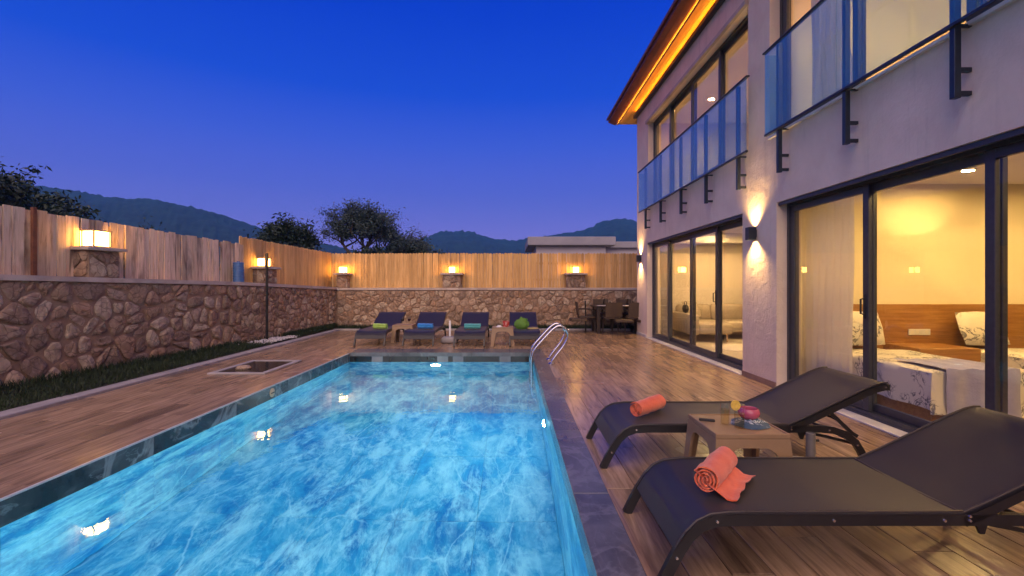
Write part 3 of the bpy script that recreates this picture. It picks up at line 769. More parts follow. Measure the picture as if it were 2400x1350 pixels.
# pole, pebbles, drum, hatch
t = thing('garden_pole', 'tall thin black pole standing in white pebbles before the left wall', 'pole', (-5.43, 10.4, .05))
MB().lathe([(.10,0),(.10,.012),(.03,.02)], 16).build('base_plate', MT['pole'], t, local=True, smooth=40)
MB().lathe([(.028,.01),(.028,1.93),(.0,1.935)], 14).build('pole', MT['pole'], t, local=True, smooth=40)
MB().lathe([(.034,1.80),(.034,1.955),(.0,1.96)], 14).build('top_sleeve', pm('dull_brass', (.16,.12,.06), (.12,.09,.05), 8, .5, metal=.6), t, local=True, smooth=40)
pv = MB()
for k in range(420):
    y = 10.55+random.gauss(0,.36); x = random.uniform(wall_x(y)+.12, -5.12)
    s = random.uniform(.014,.035); n0 = len(pv.v)
    ico = [(0,0,1),(.9,0,.35),(.28,.85,.4),(-.72,.53,.38),(-.72,-.53,.36),(.28,-.85,.4),(.72,.53,-.3),(-.28,.85,-.3),(-.9,0,-.3),(-.28,-.85,-.3),(.72,-.53,-.3)]
    a = random.uniform(0,6.28); ca, sa = math.cos(a), math.sin(a); e = random.uniform(.7,1.3)
    z = .05+.03*random.random()+.02*math.exp(-((y-10.55)/.4)**2)
    pv.add([(x+(p[0]*ca-p[1]*e*sa)*s, y+(p[0]*sa+p[1]*e*ca)*s, z+p[2]*s*.7) for p in ico],
           [(0,1,2),(0,2,3),(0,3,4),(0,4,5),(0,5,1),(1,6,2),(2,6,7),(2,7,3),(3,7,8),(3,8,4),(4,8,9),(4,9,5),(5,9,10),(5,10,1),(1,10,6)])
o = pv.build('pebbles', MT['pebble'], None, smooth=60); o['kind'] = 'stuff'; tag(o, 'small heap of white pebbles round the foot of the black pole', 'pebbles')
p = on_left(10.02, .11)
t = thing('plastic_drum', 'small blue ribbed plastic drum standing on the left wall', 'drum', p)
prof = [(.10,0),(.112,.01)]
for k in range(7): prof += [(.112,.02+k*.055),(.105,.03+k*.055),(.105,.06+k*.055),(.112,.068+k*.055)]
prof += [(.10,.415),(.095,.42),(.04,.425)]
MB().lathe(prof, 20).build('body', MT['blue_drum'], t, local=True, smooth=40)
MB().lathe([(.03,.424),(.03,.445),(0,.447)], 14).build('bung', MT['blue_drum'], t, local=True, smooth=40)
t = thing('pool_hatch', 'dark square hatch in a pale frame set in the left deck', 'hatch', (-4.0, 7.4, .002))
for (a, b, c_, d) in ((-.42,.42,-.6,-.52),(-.42,.42,.52,.6),(-.42,-.34,-.519,.519),(.34,.42,-.519,.519)):
    MB().box(a, b, c_, d, 0, .022, .003).build('frame', MT['kerb'], t, local=True)
MB().box(-.338,.338,-.518,.518,0,.012,.002).build('lid', MT['black_tile'], t, local=True)
MB().lathe([(.0,0),(.10,.0),(.11,.02),(.085,.045),(.03,.055),(0,.056)], 10, (-.12,-.2,.012)).build('stone_weight', MT['stone'], t, local=True, smooth=50)

# ------------------------------------------------------------------ the house
FX = 3.32; FT = .30
house = thing('house', 'two storey beige stucco villa with sliding glass doors and balconies', 'house', (FX, 6.0, 0))
YA, YB = -3.0, 12.46
DA = (6.76, 11.55); DB = (1.2, 5.89); DT = 2.335
WA = (6.60, 11.45); WB = (1.2, 6.05); WZ0, WZ1 = 3.20, 5.26
HT = 5.88
def wallbox(y0, y1, z0, z1, mat='stucco', name='wall'):
    return MB().box(FX, FX+FT, y0, y1, z0, z1).build(name, MT[mat], house)
wallbox(YA, DB[0], 0, WZ0); wallbox(DB[1], DA[0], 0, WZ0-.002, 'stucco_rough', 'pier'); wallbox(DA[1], YB, 0, WZ0)
wallbox(DB[0], DB[1], DT, WZ0); wallbox(DA[0], DA[1], DT, WZ0)
wallbox(YA, WB[0], WZ0, HT); wallbox(WB[1], WA[0], WZ0, HT, 'stucco_rough', 'pier'); wallbox(WA[1], YB, WZ0, HT)
wallbox(WB[0], WB[1], WZ1, HT); wallbox(WA[0], WA[1], WZ1, HT)
MB().box(FX+FT, 9.0, YB-.25, YB, 0, HT).build('wall', MT['stucco'], house)
MB().box(8.75, 9.0, YA, YB-.25, 0, HT).build('wall', MT['stucco'], house)
MB().box(FX+FT, 8.75, YA, YA+.25, 0, HT).build('wall', MT['stucco'], house)
# interior surfaces
MB().box(FX+FT, 8.75, YA+.25, YB-.25, -.05, .012).build('floor', MT['infloor'], house)
for (y0, y1) in ((YA+.25, 6.05), (6.38, YB-.25)):
    MB().box(FX+FT, 8.75, y0, y1, 2.60, 2.95).build('ceiling', MT['ceil'], house)
    MB().box(FX+FT, 8.75, y0, y1, 5.50, 5.62).build('ceiling', MT['ceil'], house)
MB().box(FX+FT, 8.75, 6.05, 6.38, 0, 5.62).build('partition', MT['inwall'], house)
MB().box(FX+FT, 8.75, YB-.262, YB-.251, .013, 2.599).build('partition', MT['inwall2'], house)
MB().box(FX+FT, 8.75, YB-.262, YB-.251, 2.951, 5.499).build('partition', MT['inwall2'], house)
MB().box(8.73, 8.749, YA+.25, 6.049, .013, 2.599).build('partition', MT['inwall'], house)
MB().box(8.73, 8.749, YA+.25, 6.049, 2.951, 5.499).build('partition', MT['inwall2'], house)
MB().box(8.73, 8.749, 6.381, YB-.263, 2.951, 5.499).build('partition', MT['inwall2'], house)
MB().box(8.73, 8.749, 6.381, YB-.263, .013, 2.599).build('partition', MT['inwall2'], house)
MB().box(3.63, 8.7, 11.75, 12.19, 2.36, 2.598).build('beam', MT['ceil'], house)
MB().box(3.63, 8.7, 2.9, 3.2, 2.951, 5.499).build('partition', MT['inwall2'], house)
# trim: skirting on the pier, thresholds, lintel box over the upper window
MB().box(FX-.014, FX+.001, DB[1]+.002, DA[0]-.002, .001, .075, .002).build('skirting', MT['skirting'], house)
MB().box(FX-.014, FX+.001, DA[1]+.002, YB-.002, .001, .075, .002).build('skirting', MT['threshold'], house)
for d in (DA, DB):
    MB().box(FX-.035, FX+.12, d[0]+.003, d[1]-.003, .001, .018, .003).build('threshold', MT['threshold'], house)
    MB().box(FX+.121, FX+.29, d[0]+.003, d[1]-.003, .001, .03, .002).build('door_sill', MT['frame'], house)
MB().box(FX-.06, FX-.002, WA[0]-.02, WA[1]+.05, WZ1-.03, WZ1+.045, .008).build('lintel', MT['coping_cement'], house)
for wv in (WA, WB):
    MB().box(FX-.03, FX+.14, wv[0]+.003, wv[1]-.003, WZ0-.028, WZ0+.004, .004).build('window_sill', MT['threshold'], house)

def glazed(name, y0, y1, z0, z1, bounds, handles, x=FX+.13, sw=.075):
    """outer frame with one sash and one pane per pair of bounds, the leaves on two tracks"""
    e = .05
    fr = MB()
    fr.box(x, x+.12, y0+.002, y0+e, z0, z1); fr.box(x, x+.12, y1-e, y1-.002, z0, z1)
    fr.box(x, x+.12, y0+e, y1-e, z1-e, z1-.002); fr.box(x, x+.12, y0+e, y1-e, z0, z0+.04)
    part = fr.build(name, MT['frame'], house)
    for i, (a, b) in enumerate(bounds):
        xo = x+.012+(.05 if i % 2 else 0.0)
        s = MB(); za, zb = z0+.042, z1-e-.002
        s.box(xo, xo+.042, a, a+sw, za, zb, .004); s.box(xo, xo+.042, b-sw, b, za, zb, .004)
        s.box(xo, xo+.042, a+sw, b-sw, zb-sw, zb, .004); s.box(xo, xo+.042, a+sw, b-sw, za, za+sw, .004)
        s.build('sash', MT['frame'], part)
        MB().box(xo+.016, xo+.026, a+sw-.005, b-sw+.005, za+sw-.005, zb-sw+.005).build('pane', MT['pane'], part)
        for hy in handles.get(i, ()):
            h = MB().tube([(xo-.002,hy,z0+.98),(xo-.045,hy,z0+.99),(xo-.045,hy,z0+1.13),(xo-.002,hy,z0+1.14)], .009, 8)
            h.box(xo-.01, xo-.001, hy-.014, hy+.014, z0+.94, z0+1.18, .003); h.build('handle', MT['rubber'], part, smooth=40)
    return part
glazed('sliding_door', DA[0], DA[1], .03, DT-.002, [(10.38,11.50),(9.06,10.46),(7.92,9.14),(6.81,8.0)], {1: [9.11], 2: [7.97]})
glazed('sliding_door', DB[0], DB[1], .03, DT-.002, [(4.56,5.84),(3.36,4.64),(2.3,3.44),(1.25,2.38)], {0: [4.60]})
glazed('upper_window', WA[0], WA[1], WZ0+.006, WZ1-.002, [(10.25,11.40),(9.0,10.33),(7.8,9.08),(6.65,7.88)], {})
glazed('upper_window', WB[0], WB[1], WZ0+.006, WZ1-.002, [(4.70,6.0),(3.5,4.78),(2.3,3.58),(1.25,2.38)], {})
# shutter tracks above the lower doors
for d in (DA, DB):
    for k in range(3):
        MB().box(FX+.02+k*.036, FX+.045+k*.036, d[0]+.004, d[1]-.004, DT-.045+k*.010, DT-.003, .003).build('track', MT['frame'], house)
# balconies
def balcony(y0, y1, posts, gx, z0, z1, splits):
    rail = MB().box(gx-.022, gx+.03, y0-.03, y1+.03, z1, z1+.025, .006).build('balcony_railing', MT['rail_metal'], house)
    MB().box(gx-.014, gx+.022, y0, y1, z0-.028, z0, .004).build('lower_rail', MT['rail_metal'], rail)
    for a, b in splits: MB().box(gx-.005, gx+.005, a+.004, b-.004, z0+.001, z1-.001).build('glass_panel', MT['rail_glass'], rail)
    MB().box(gx+.006, FX-.001, y1-.012, y1-.002, z0+.02, z1-.02).build('glass_panel', MT['rail_glass'], rail)
    for py in posts:
        MB().box(gx+.006, gx+.056, py-.022, py+.022, 2.65, z1-.001, .003).build('post', MT['rail_metal'], rail)
        for bz in (2.67, 2.84):
            MB().box(gx+.057, FX-.001, py-.017, py+.017, bz, bz+.032, .003).build('bracket', MT['rail_metal'], rail)
        MB().box(gx+.057, FX+.01, py-.015, py+.015, z0-.024, z0-.006, .002).build('bracket', MT['rail_metal'], rail)
balcony(6.36, 11.78, [6.66, 7.77, 8.92, 10.14, 11.28], 3.18, 3.13, 4.11, [(6.36,8.2),(8.2,10.0),(10.0,11.78)])
balcony(1.6, 5.90, [5.64, 4.51, 3.40, 2.3], 3.18, 3.19, 4.20, [(1.6,3.2),(3.2,4.6),(4.6,5.90)])
# eaves and roof
EX = 2.97; EY = 13.40
nb = 3; bw = (FX+FT-EX)/nb
for k in range(nb):
    MB().box(EX+bw*k+.002, EX+bw*(k+1)-.002, YA-.5, EY-.002, HT+.002, HT+.022, .003).build('soffit_board', MT['soffit'], house)
MB().box(FX-.10, FX-.002, YA, YB+.02, HT-.16, HT-.075, .006).build('cove_moulding', MT['dark_wood'], house)
MB().box(FX-.075, FX-.045, YA+.1, YB-.1, HT-.074, HT-.066).build('cove_light_strip', MT['cove_glow'], house)
MB().box(2.966, 3.0, YA, EY-.1, HT-.058, HT-.052).build('eave_ledge', MT['fascia'], house)
MB().box(2.968, 2.978, YA+.1, EY-.2, HT-.0515, HT-.046).build('cove_light_strip', MT['cove_glow'], house)
for k in range(5):
    MB().box(FX+FT+.6*k+.002, FX+FT+.6*(k+1)-.002, YB+.002, EY-.002, HT+.002, HT+.022, .003).build('soffit_board', MT['soffit'], house)
MB().prism([(2.965,HT-.005),(2.965,HT+.11),(2.76,HT+.14),(2.76,HT+.075),(2.86,HT+.03)], 'xz', YA-.6, EY+.06).build('fascia', MT['fascia'], house)
MB().prism([(2.72,HT+.142),(6.5,HT+1.75),(10.2,HT+.142),(10.2,HT+.20),(6.5,HT+1.81),(2.72,HT+.20)], 'xz', YA-.7, EY+.12).build('roof', MT['roof'], house)
MB().prism([(2.97,HT+.024),(9.0,HT+.024),(9.0,HT+.3),(6.5,HT+1.7),(2.97,HT+.2)], 'xz', EY-.05, EY-.003).build('gable', MT['fascia'], house)
# downlights
def downlight(x, y, z, glow, r=.055):
    d = MB().lathe([(r+.022,0),(r+.022,-.006),(r,-.010),(r,-.004)], 20, (x,y,z-.0005)).build('downlight', MT['white_plastic'], house, smooth=40)
    MB().lathe([(0,-.0045),(r-.001,-.0045)], 20, (x,y,z-.0005)).build('lens', MT[glow], d, recalc=False)
for (x, y) in ((5.15,5.30),(3.98,3.9),(5.9,3.6),(3.98,2.3),(6.6,5.0)): downlight(x, y, 2.60, 'down_glow')
for (x, y) in ((3.98,10.4),(5.6,10.6),(3.98,8.2),(5.8,8.2),(5.0,11.3),(3.98,9.3)): downlight(x, y, 2.60, 'down_glow_soft')
for (x, y) in ((4.5,10.6),(4.5,8.4),(6.2,9.5),(4.6,4.9),(4.6,3.7),(6.4,4.4)): downlight(x, y, 5.50, 'down_glow_up', .06)
# sconces
def sconce(y, z, label):
    t = thing('wall_sconce', label, 'wall lamp', (FX-.001, y, z), 0, 'up and down wall lamps on the house')
    MB().box(-.012, 0, -.045, .045, -.05, .05, .003).build('back_plate', MT['frame'], t, local=True)
    m = MB()
    m.box(-.115, -.0125, -.05, -.044, -.085, .085); m.box(-.115, -.0125, .044, .05, -.085, .085)
    m.box(-.115, -.109, -.0435, .0435, -.085, .085); m.box(-.0185, -.0125, -.0435, .0435, -.085, .085)
    m.build('body', MT['rail_metal'], t, local=True)
    MB().box(-.1085, -.019, -.043, .043, -.012, .012).build('lamp_block', MT['sconce_glow'], t, local=True)
    for s in (-1, 1):
        L = bpy.data.lights.new('sconce_beam', 'SPOT'); L.energy = 58; L.color = (1.0, .60, .22); L.spot_size = R(120); L.spot_blend = 1.0; L.shadow_soft_size = .035
        o = bpy.data.objects.new('sconce_beam', L); COL.objects.link(o); o.parent = t; o.location = (-.085, 0, s*.062)
        if s > 0: o.rotation_euler = (R(180), 0, 0)
sconce(6.40, 2.00, 'square up and down lamp glowing on the pier between the doors')
sconce(12.08, 1.98, 'up and down lamp glowing at the far corner of the house')

# ------------------------------------------------------------------ furniture indoors
def cushion(w, d, h, seed, n=9):
    """soft pillow lying in the xy plane"""
    def fn(sgn):
        def g_(u, v):
            x, y = (u-.5)*2, (v-.5)*2
            b = max(0, (1-abs(x)**3.2)*(1-abs(y)**3.2))**.5
            k = 1-.06*(abs(x*y))
            return (x*w/2*k, y*d/2*k, sgn*h/2*b + .006*mnoise.noise(Vector((x*3+seed, y*3, seed))))
        return g_
    m = MB(); m.grid(n, n, fn(1)); m.grid(n, n, fn(-1)); return m
def bed(x0, x1, y0, y1, label):
    t = thing('bed', label, 'bed', ((x0+x1)/2, (y0+y1)/2, .012), 0, 'beds in the ground floor bedroom')
    hx, hy = (x1-x0)/2, (y1-y0)/2
    MB().box(-hx+.06, hx-.06, -hy+.08, hy-.01, .03, .28, .01).build('bed_base', MT['headboard'], t, local=True)
    MB().box(-hx+.02, hx-.02, -hy+.03, hy-.01, .281, .49, .05).build('mattress', MT['bedding'], t, local=True, smooth=50)
    def dz(u, v):                                    # duvet draped over the foot and the sides
        s = (u-.5)*2; L = 2*hx+.72; px = s*L/2
        if abs(px) > hx+.012: zx = -(abs(px)-hx-.012); px = math.copysign(hx+.012+.02*math.sin(v*25)*min(1,-zx*3), px)
        else: zx = 0
        D = 2*hy*.80+.40; q = v*D; py = hy*.6-q
        if py < -hy-.012: zy = py+hy+.012; py = -hy-.012-.02*math.sin(u*30)*min(1,-zy*3)
        else: zy = 0
        return (px, py, max(.06, .515+min(zx, zy)+.010*mnoise.noise(Vector((px*4, py*4, 1)))))
    MB().grid(36, 30, dz).build('duvet', MT['bedding'], t, local=True, smooth=60)
    return t
bed(3.76, 4.70, 4.20, 6.00, 'bed with fish printed white duvet just behind the sliding door')
bed(5.50, 6.70, 4.20, 6.00, 'second printed bed at the far right of the bedroom')
def pillow(loc, rot, label, mat='bedding', w=.62, d=.44, h=.17):
    o = cushion(w, d, h, random.random()*9).build('pillow', MT[mat], None, local=True, smooth=60)
    o.location = loc; o.rotation_euler = rot; tag(o, label, 'pillow')
pillow((4.32, 5.86, .76), (R(72),0,0), 'printed white pillow leaning on the left end of the headboard')
pillow((5.86, 5.85, .76), (R(70),0,R(4)), 'printed white pillow standing right of the bedside shelf')
o = MB().box(3.8, 7.6, 6.0, 6.046, .3, 1.055, .004).build('headboard', MT['headboard']); tag(o, 'long orange brown wooden headboard along the bedroom wall', 'headboard')
o = MB().box(4.74, 5.45, 5.45, 5.998, .41, .56, .006).build('bedside_shelf', MT['headboard']); tag(o, 'low wooden bedside shelf between the two beds', 'shelf')
t = thing('socket_plate', 'white switch and socket plate on the wooden headboard', 'socket', (5.20, 5.999, .70))
MB().box(-.14,.14,-.012,0,-.038,.038,.003).build('plate', MT['white_plastic'], t, local=True)
for k in (-.09, -.03, .09): MB().box(k-.02,k+.02,-.0155,-.0125,-.02,.02,.001).build('socket', MT['ceil'], t, local=True)
def throw():
    def fn(u, v):
        x = 3.86+.66*u; q = v*1.25; y = 4.75-q*.9
        if y < 4.165: z = .545-(4.165-y)/.9*1.0; y = 4.150-.015*math.sin(u*16)
        else: z = .553+.006*math.sin(u*22)
        return (x+.02*math.sin(v*7), y, max(.05, z))
    o = MB().grid(18, 26, fn).build('throw_blanket', MT['throw'], None, smooth=60); tag(o, 'pale throw with lilac sky light painted in, hanging over the foot of the near bed', 'blanket')
throw()
def curtain(name, x, y0, y1, z0, z1, mat, label, waves=9, amp=.035, tie=0.0):
    def fn(u, v):
        z = z1+(z0-z1)*v; k = 1-tie*math.sin(min(1, v*1.25)*math.pi)*.5
        y = y1+(y0-y1)*u*k
        return (x+amp*math.sin(u*waves*6.283)*(.6+.4*v)+.02*math.sin(u*3+v*2), y+.01*math.sin(v*9+u*20), z)
    o = MB().grid(90, 14, fn).build(name, MT[mat], None, smooth=60); tag(o, label, 'curtain')
curtain('curtain', 3.675, 5.03, 5.98, .03, 2.55, 'sheer', 'pale sheer curtain hanging behind the left pane of the bedroom door', 7, .022)
curtain('curtain', 3.72, 4.98, 5.85, 2.96, 5.45, 'sheer_blue', 'blue grey curtain gathered behind the near upper window', 6, .03, .55)
curtain('insect_screen', 3.60, 10.55, 11.42, .06, 2.2, 'screen', 'grey screen drawn behind the far left pane of the living room door', 1, .002)
# sofa
t = thing('sofa', 'beige corner sofa with wooden legs in the living room', 'sofa', (5.3, 11.5, .012))
MB().box(-1.25,-1.10,-1.0,.65,.16,.62,.03).build('arm', MT['sofa'], t, local=True, smooth=50)
MB().box(-1.098,1.5,-.45,.40,.18,.42,.04).build('seat', MT['sofa'], t, local=True, smooth=50)
MB().box(-1.098,-.35,-1.0,-.452,.18,.42,.04).build('chaise', MT['sofa'], t, local=True, smooth=50)
for k in range(3): MB().box(-1.09+.86*k,-.24+.86*k,.402,.64,.30,.80,.06).build('back_cushion', MT['sofa'], t, local=True, smooth=50)
for (a, b) in ((-1.17,-.92),(-.45,-.92),(1.4,-.38),(-1.17,.55),(1.4,.55)): MB().lathe([(.018,0),(.026,.18)], 10, (a,b,0)).build('leg', MT['pale_wood'], t, local=True, smooth=40)
pillow((4.42, 11.55, .70), (R(62),0,R(14)), 'beige cushion leaning in the corner of the sofa', 'sofa', .46, .46, .16)
t = thing('handbag', 'small dark bag on the arm of the sofa', 'bag', (4.14, 11.2, .634)); 
m = cushion(.10, .26, .20, 3); m.v = [(a, b, c_+.1) for a, b, c_ in m.v]; m.build('body', MT['rubber'], t, local=True, smooth=60)
MB().tube([(0,-.08,.17),(0,-.06,.27),(0,.06,.27),(0,.08,.17)], .008, 8).build('strap', MT['rubber'], t, local=True, smooth=60)
o = MB().lathe([(0,.012),(.62,.012),(.63,.018),(.62,.026),(0,.027)], 40, (4.75, 9.55, .001)).build('round_rug', pm('pale_rug', (.62,.56,.48), (.54,.48,.41), 30, .95, .4, 120), None, smooth=40); tag(o, 'pale round rug on the living room floor', 'rug')

# ------------------------------------------------------------------ loungers
def make_lounger():
    root = thing('sun_lounger', '', 'sun lounger'); W = .66
    side = [(.0,.0),(.035,.07),(.075,.145),(.115,.205),(.165,.25),(.23,.273),(.32,.278),(.8,.278),(1.54,.278),(1.63,.270),(1.72,.240),(1.79,.185),(1.835,.11),(1.88,.0)]
    for s in (-1, 1):
        y = s*(W/2-.014)
        sr = MB().strip(side, .048, y-.014, y+.014).build('side_rail', MT['lounger_frame'], root, local=True, smooth=35)
        for (bx, bz) in ((.06,.115),(.235,.273),(.74,.278),(1.22,.278),(1.33,.278),(1.60,.272),(1.80,.165)):
            MB().tube([(bx,y+s*.0135,bz),(bx,y+s*.0195,bz)], [.008,.006], 8).build('bolt', MT['bolt'], sr, local=True, smooth=60)
    for (cx, cz) in ((.10,.165),(.8,.272),(1.30,.272),(1.78,.19)):
        MB().tube([(cx,-W/2+.03,cz),(cx,W/2-.03,cz)], .013, 8).build('crossbar', MT['lounger_frame'], root, local=True, smooth=60)
    top = [(.055,.150),(.10,.222),(.150,.272),(.21,.300),(.30,.3095),(.8,.3085),(1.31,.3095)]
    v = []; n = 15
    def sl(u, w):
        t = u*(len(top)-1); i = min(int(t), len(top)-2); k = t-i
        x = top[i][0]+(top[i+1][0]-top[i][0])*k; z = top[i][1]+(top[i+1][1]-top[i][1])*k
        sag = .017*(1-(2*w-1)**2)*(1 if .2 < u < .99 else .3)
        return (x, (w-.5)*W, z-sag)
    m = MB(); m.grid(25, 9, sl)
    m2 = MB().grid(25, 9, lambda u, w: (sl(u,w)[0], sl(u,w)[1], sl(u,w)[2]-.006))
    m.add(m2.v, m2.f)
    for w in (0.0, 1.0):
        vs_ = []
        for i in range(25):
            p = sl(i/24, w); vs_ += [p, (p[0], p[1], p[2]-.006)]
        m.add(vs_, [(2*i,2*i+1,2*i+3,2*i+2) for i in range(24)])
    seat = m.build('seat_sling', MT['lounger'], root, local=True, smooth=40)
    for w in (0.018, .982): MB().tube([(sl(i/24, w)[0], sl(i/24, w)[1], sl(i/24, w)[2]+.003) for i in range(25)], .006, 6).build('piping', MT['piping'], seat, local=True, smooth=60)
    MB().tube([(top[-1][0]-.012, -W/2+.02, top[-1][1]+.0), (top[-1][0]-.012, 0, top[-1][1]-.014), (top[-1][0]-.012, W/2-.02, top[-1][1]+.0)], .006, 6).build('piping', MT['piping'], seat, local=True, smooth=60)
    bp = [(1.30,.300),(1.42,.352),(1.60,.438),(1.76,.515),(1.86,.562),(1.93,.590),(1.985,.603),(2.02,.602)]
    bf = [(p[0]+.010, p[1]-.030) for p in bp]
    fr = None
    for s in (-1, 1):
        y = s*(W/2-.034) if False else s*(W/2-.013)
        fr = MB().strip(bf, .042, y-.013, y+.013).build('back_frame', MT['lounger_frame'], root, local=True, smooth=35)
        MB().tube([(1.33,y+s*.0125,.296),(1.33,y+s*.018,.296)], [.008,.006], 8).build('bolt', MT['bolt'], fr, local=True)
        MB().tube([(2.0,y+s*.0125,.575),(2.0,y+s*.018,.575)], [.008,.006], 8).build('bolt', MT['bolt'], fr, local=True)
    def bl(u, w):
        t = u*(len(bp)-1); i = min(int(t), len(bp)-2); k = t-i
        x = bp[i][0]+(bp[i+1][0]-bp[i][0])*k; z = bp[i][1]+(bp[i+1][1]-bp[i][1])*k
        sag = .012*(1-(2*w-1)**2)*math.sin(u*math.pi)
        return (x+sag*.4, (w-.5)*W, z-sag)
    m = MB(); m.grid(22, 9, bl); m2 = MB().grid(22, 9, lambda u, w: (bl(u,w)[0]+.003, bl(u,w)[1], bl(u,w)[2]-.006)); m.add(m2.v, m2.f)
    back = m.build('back_sling', MT['lounger'], root, local=True, smooth=40)
    for w in (0.018, .982): MB().tube([(bl(i/21, w)[0], bl(i/21, w)[1], bl(i/21, w)[2]+.003) for i in range(22)], .006, 6).build('piping', MT['piping'], back, local=True, smooth=60)
    MB().tube([(2.015,-W/2+.02,.585),(2.015,W/2-.02,.585)], .014, 8).build('head_bar', MT['lounger_frame'], root, local=True, smooth=60)
    for s in (-1, 1):                                    # prop that holds the back, and its toothed rack
        y = s*(W/2-.06)
        MB().strip([(1.62,.405),(1.70,.33),(1.80,.235),(1.84,.21)], .024, y-.008, y+.008).build('back_prop', MT['lounger_frame'], root, local=True)
        MB().strip([(1.38,.262),(1.45,.245),(1.60,.215),(1.80,.165)], .02, y-.022, y-.010).build('rack_bar', MT['lounger_frame'], root, local=True)
        MB().prism([(1.40,.256),(1.47,.256),(1.45,.19),(1.43,.19)], 'xz', y-.006, y+.006).build('stop_plate', MT['lounger_frame'], root, local=True)
    MB().tube([(1.70,-W/2+.05,.33),(1.70,W/2-.05,.33)], .010, 8).build('crossbar', MT['lounger_frame'], root, local=True, smooth=60)
    return root
lg = make_lounger()
spots = [((.655, 2.365, .001), 0, 'dark sling lounger nearest the camera with a loosened coral towel', 'pair of loungers beside the pool'),
         ((.645, 3.65, .001), 0, 'dark sling lounger behind the near side table with a rolled coral towel', 'pair of loungers beside the pool'),
         ((-3.02, 9.92, .015), R(90), 'dark lounger at the left end of the far row with a lime towel', 'row of loungers at the far end of the pool'),
         ((-1.98, 9.86, .015), R(90), 'dark lounger of the far row carrying a blue towel', 'row of loungers at the far end of the pool'),
         ((-.90, 9.82, .015), R(90), 'dark lounger of the far row carrying a teal towel', 'row of loungers at the far end of the pool'),
         ((.27, 9.82, .015), R(90), 'dark lounger of the far row carrying a green plastic bag', 'row of loungers at the far end of the pool')]
for i, (loc, rz, lb, gr) in enumerate(spots):
    o = lg if i == 0 else copy_tree(lg)
    o.location = loc; o.rotation_euler = (0, 0, rz); o['label'] = lb; o['group'] = gr

# side tables
def make_table():
    t = thing('side_table', '', 'side table'); a, h = .225, .40
    tp = MB().box(-a+.012, a-.012, -a+.012, a-.012, h-.022, h-.007, .003); 
    top = tp.build('table_top', MT['taupe'], t, local=True)
    for (x0,x1,y0,y1) in ((-a,a,-a,-a+.0125),(-a,a,a-.0125,a),(-a,-a+.0125,-a+.013,a-.013),(a-.0125,a,-a+.013,a-.013)):
        MB().box(x0,x1,y0,y1,h-.03,h,.003).build('rim', MT['taupe'], top, local=True)
    for k in range(4):
        lw = .105
        pts = [(-a,h-.0305),(a,h-.0305),(a+.028,0),(a+.028-lw*.62,0)]
        ax, az, rad = a-lw*.80, .315, .075
        for q in range(7):
            an = math.pi/2*q/6; pts.append((ax-rad+rad*math.cos(an)+.012*(1-q/6), az-rad+rad*math.sin(an)))
        for q in range(7):
            an = math.pi/2+math.pi/2*q/6; pts.append((-ax+rad+rad*math.cos(an)-.012*(q/6), az-rad+rad*math.sin(an)))
        pts += [(-a-.028+lw*.62,0),(-a-.028,0)]
        m = MB().prism(pts, 'xz', -a-.0, -a+.020)
        sl = .028/(h-.03)
        m.v = [(x, y-(h-.03-min(z,h-.03))*sl, z) for x, y, z in m.v]
        o = m.build('leg_panel', MT['taupe'], t, local=True); o.rotation_euler = (0,0,k*math.pi/2); 
    return t
st = make_table()
for i, (loc, lb) in enumerate((((1.455, 3.055, .001), 'taupe plastic side table between the two near loungers'),
                   ((-2.46, 10.75, .001), 'taupe plastic side table with two dark drinks in the far row'),
                   ((-.20, 10.15, .001), 'taupe plastic side table with a red pot in the far row'))):
    o = st if i == 0 else copy_tree(st)
    o.location = loc; o['label'] = lb; o['group'] = 'taupe plastic side tables'

# towels
def towel(mat, label, loc, rotz, L=.30, r=.062, flap=False, pitch=0.0):
    turns = 3.4; n = 64; path = []
    for i in range(n+1):
        a = turns*2*math.pi*i/n; rr = .012+(r-.012)*i/n
        path.append((rr*math.cos(a), rr*math.sin(a)))
    if flap:
        e = path[-1]
        for k in range(1, 9): path.append((e[0]+.022*k*1.1, max(-r+.006, e[1]-.018*k)+.006*math.sin(k*1.7)))
    nL = 11; th = .009
    v = []; f = []; m = len(path)
    for side in (0, 1):
        for j in range(nL):
            y = (j/(nL-1)-.5)*L
            for i, (px, pz) in enumerate(path):
                a = Vector(path[max(i-1,0)]); b = Vector(path[min(i+1,m-1)]); tt = (b-a).normalized()
                wob = 1+.11*mnoise.noise(Vector((px*12, y*14, pz*12)))+(.03*math.sin(y*60+i*.3) if i > n*.7 else 0)
                edge = .010*mnoise.noise(Vector((i*.3, 2.0, j)))*(1 if j in (0, nL-1) else 0)
                sq = .90
                v.append(((px-side*th*-tt[1]*-1)*wob, y+edge, ((pz-side*th*tt[0])*wob)*sq))
    o1 = nL*m
    for j in range(nL-1):
        for i in range(m-1):
            q = j*m+i; f.append((q, q+1, q+m+1, q+m)); f.append((o1+q, o1+q+m, o1+q+m+1, o1+q+1))
    for j in (0, nL-1):
        for i in range(m-1): q = j*m+i; f.append((q, q+1, o1+q+1, o1+q))
    for i in (0, m-1):
        for j in range(nL-1): q = j*m+i; f.append((q, q+m, o1+q+m, o1+q))
    o = MB().add(v, f).build('rolled_towel', MT[mat], None, local=True, smooth=60, recalc=True)
    lo = min(p[2] for p in v)
    o.location = (loc[0], loc[1], loc[2]-lo); o.rotation_euler = (0, pitch, rotz)
    tag(o, label, 'towel', 'rolled towels on the loungers')
towel('towel_coral', 'coral towel with a loose flap on the nearest lounger', (1.03, 2.37, .302), R(-38), .36, .066, True)
towel('towel_coral', 'tightly rolled coral towel on the lounger behind the near table', (1.06, 3.66, .302), R(-46), .36, .060)
towel('towel_lime', 'rolled lime green towel on the leftmost lounger of the far row', (-2.93, 10.45, .318), R(78), .32, .066)
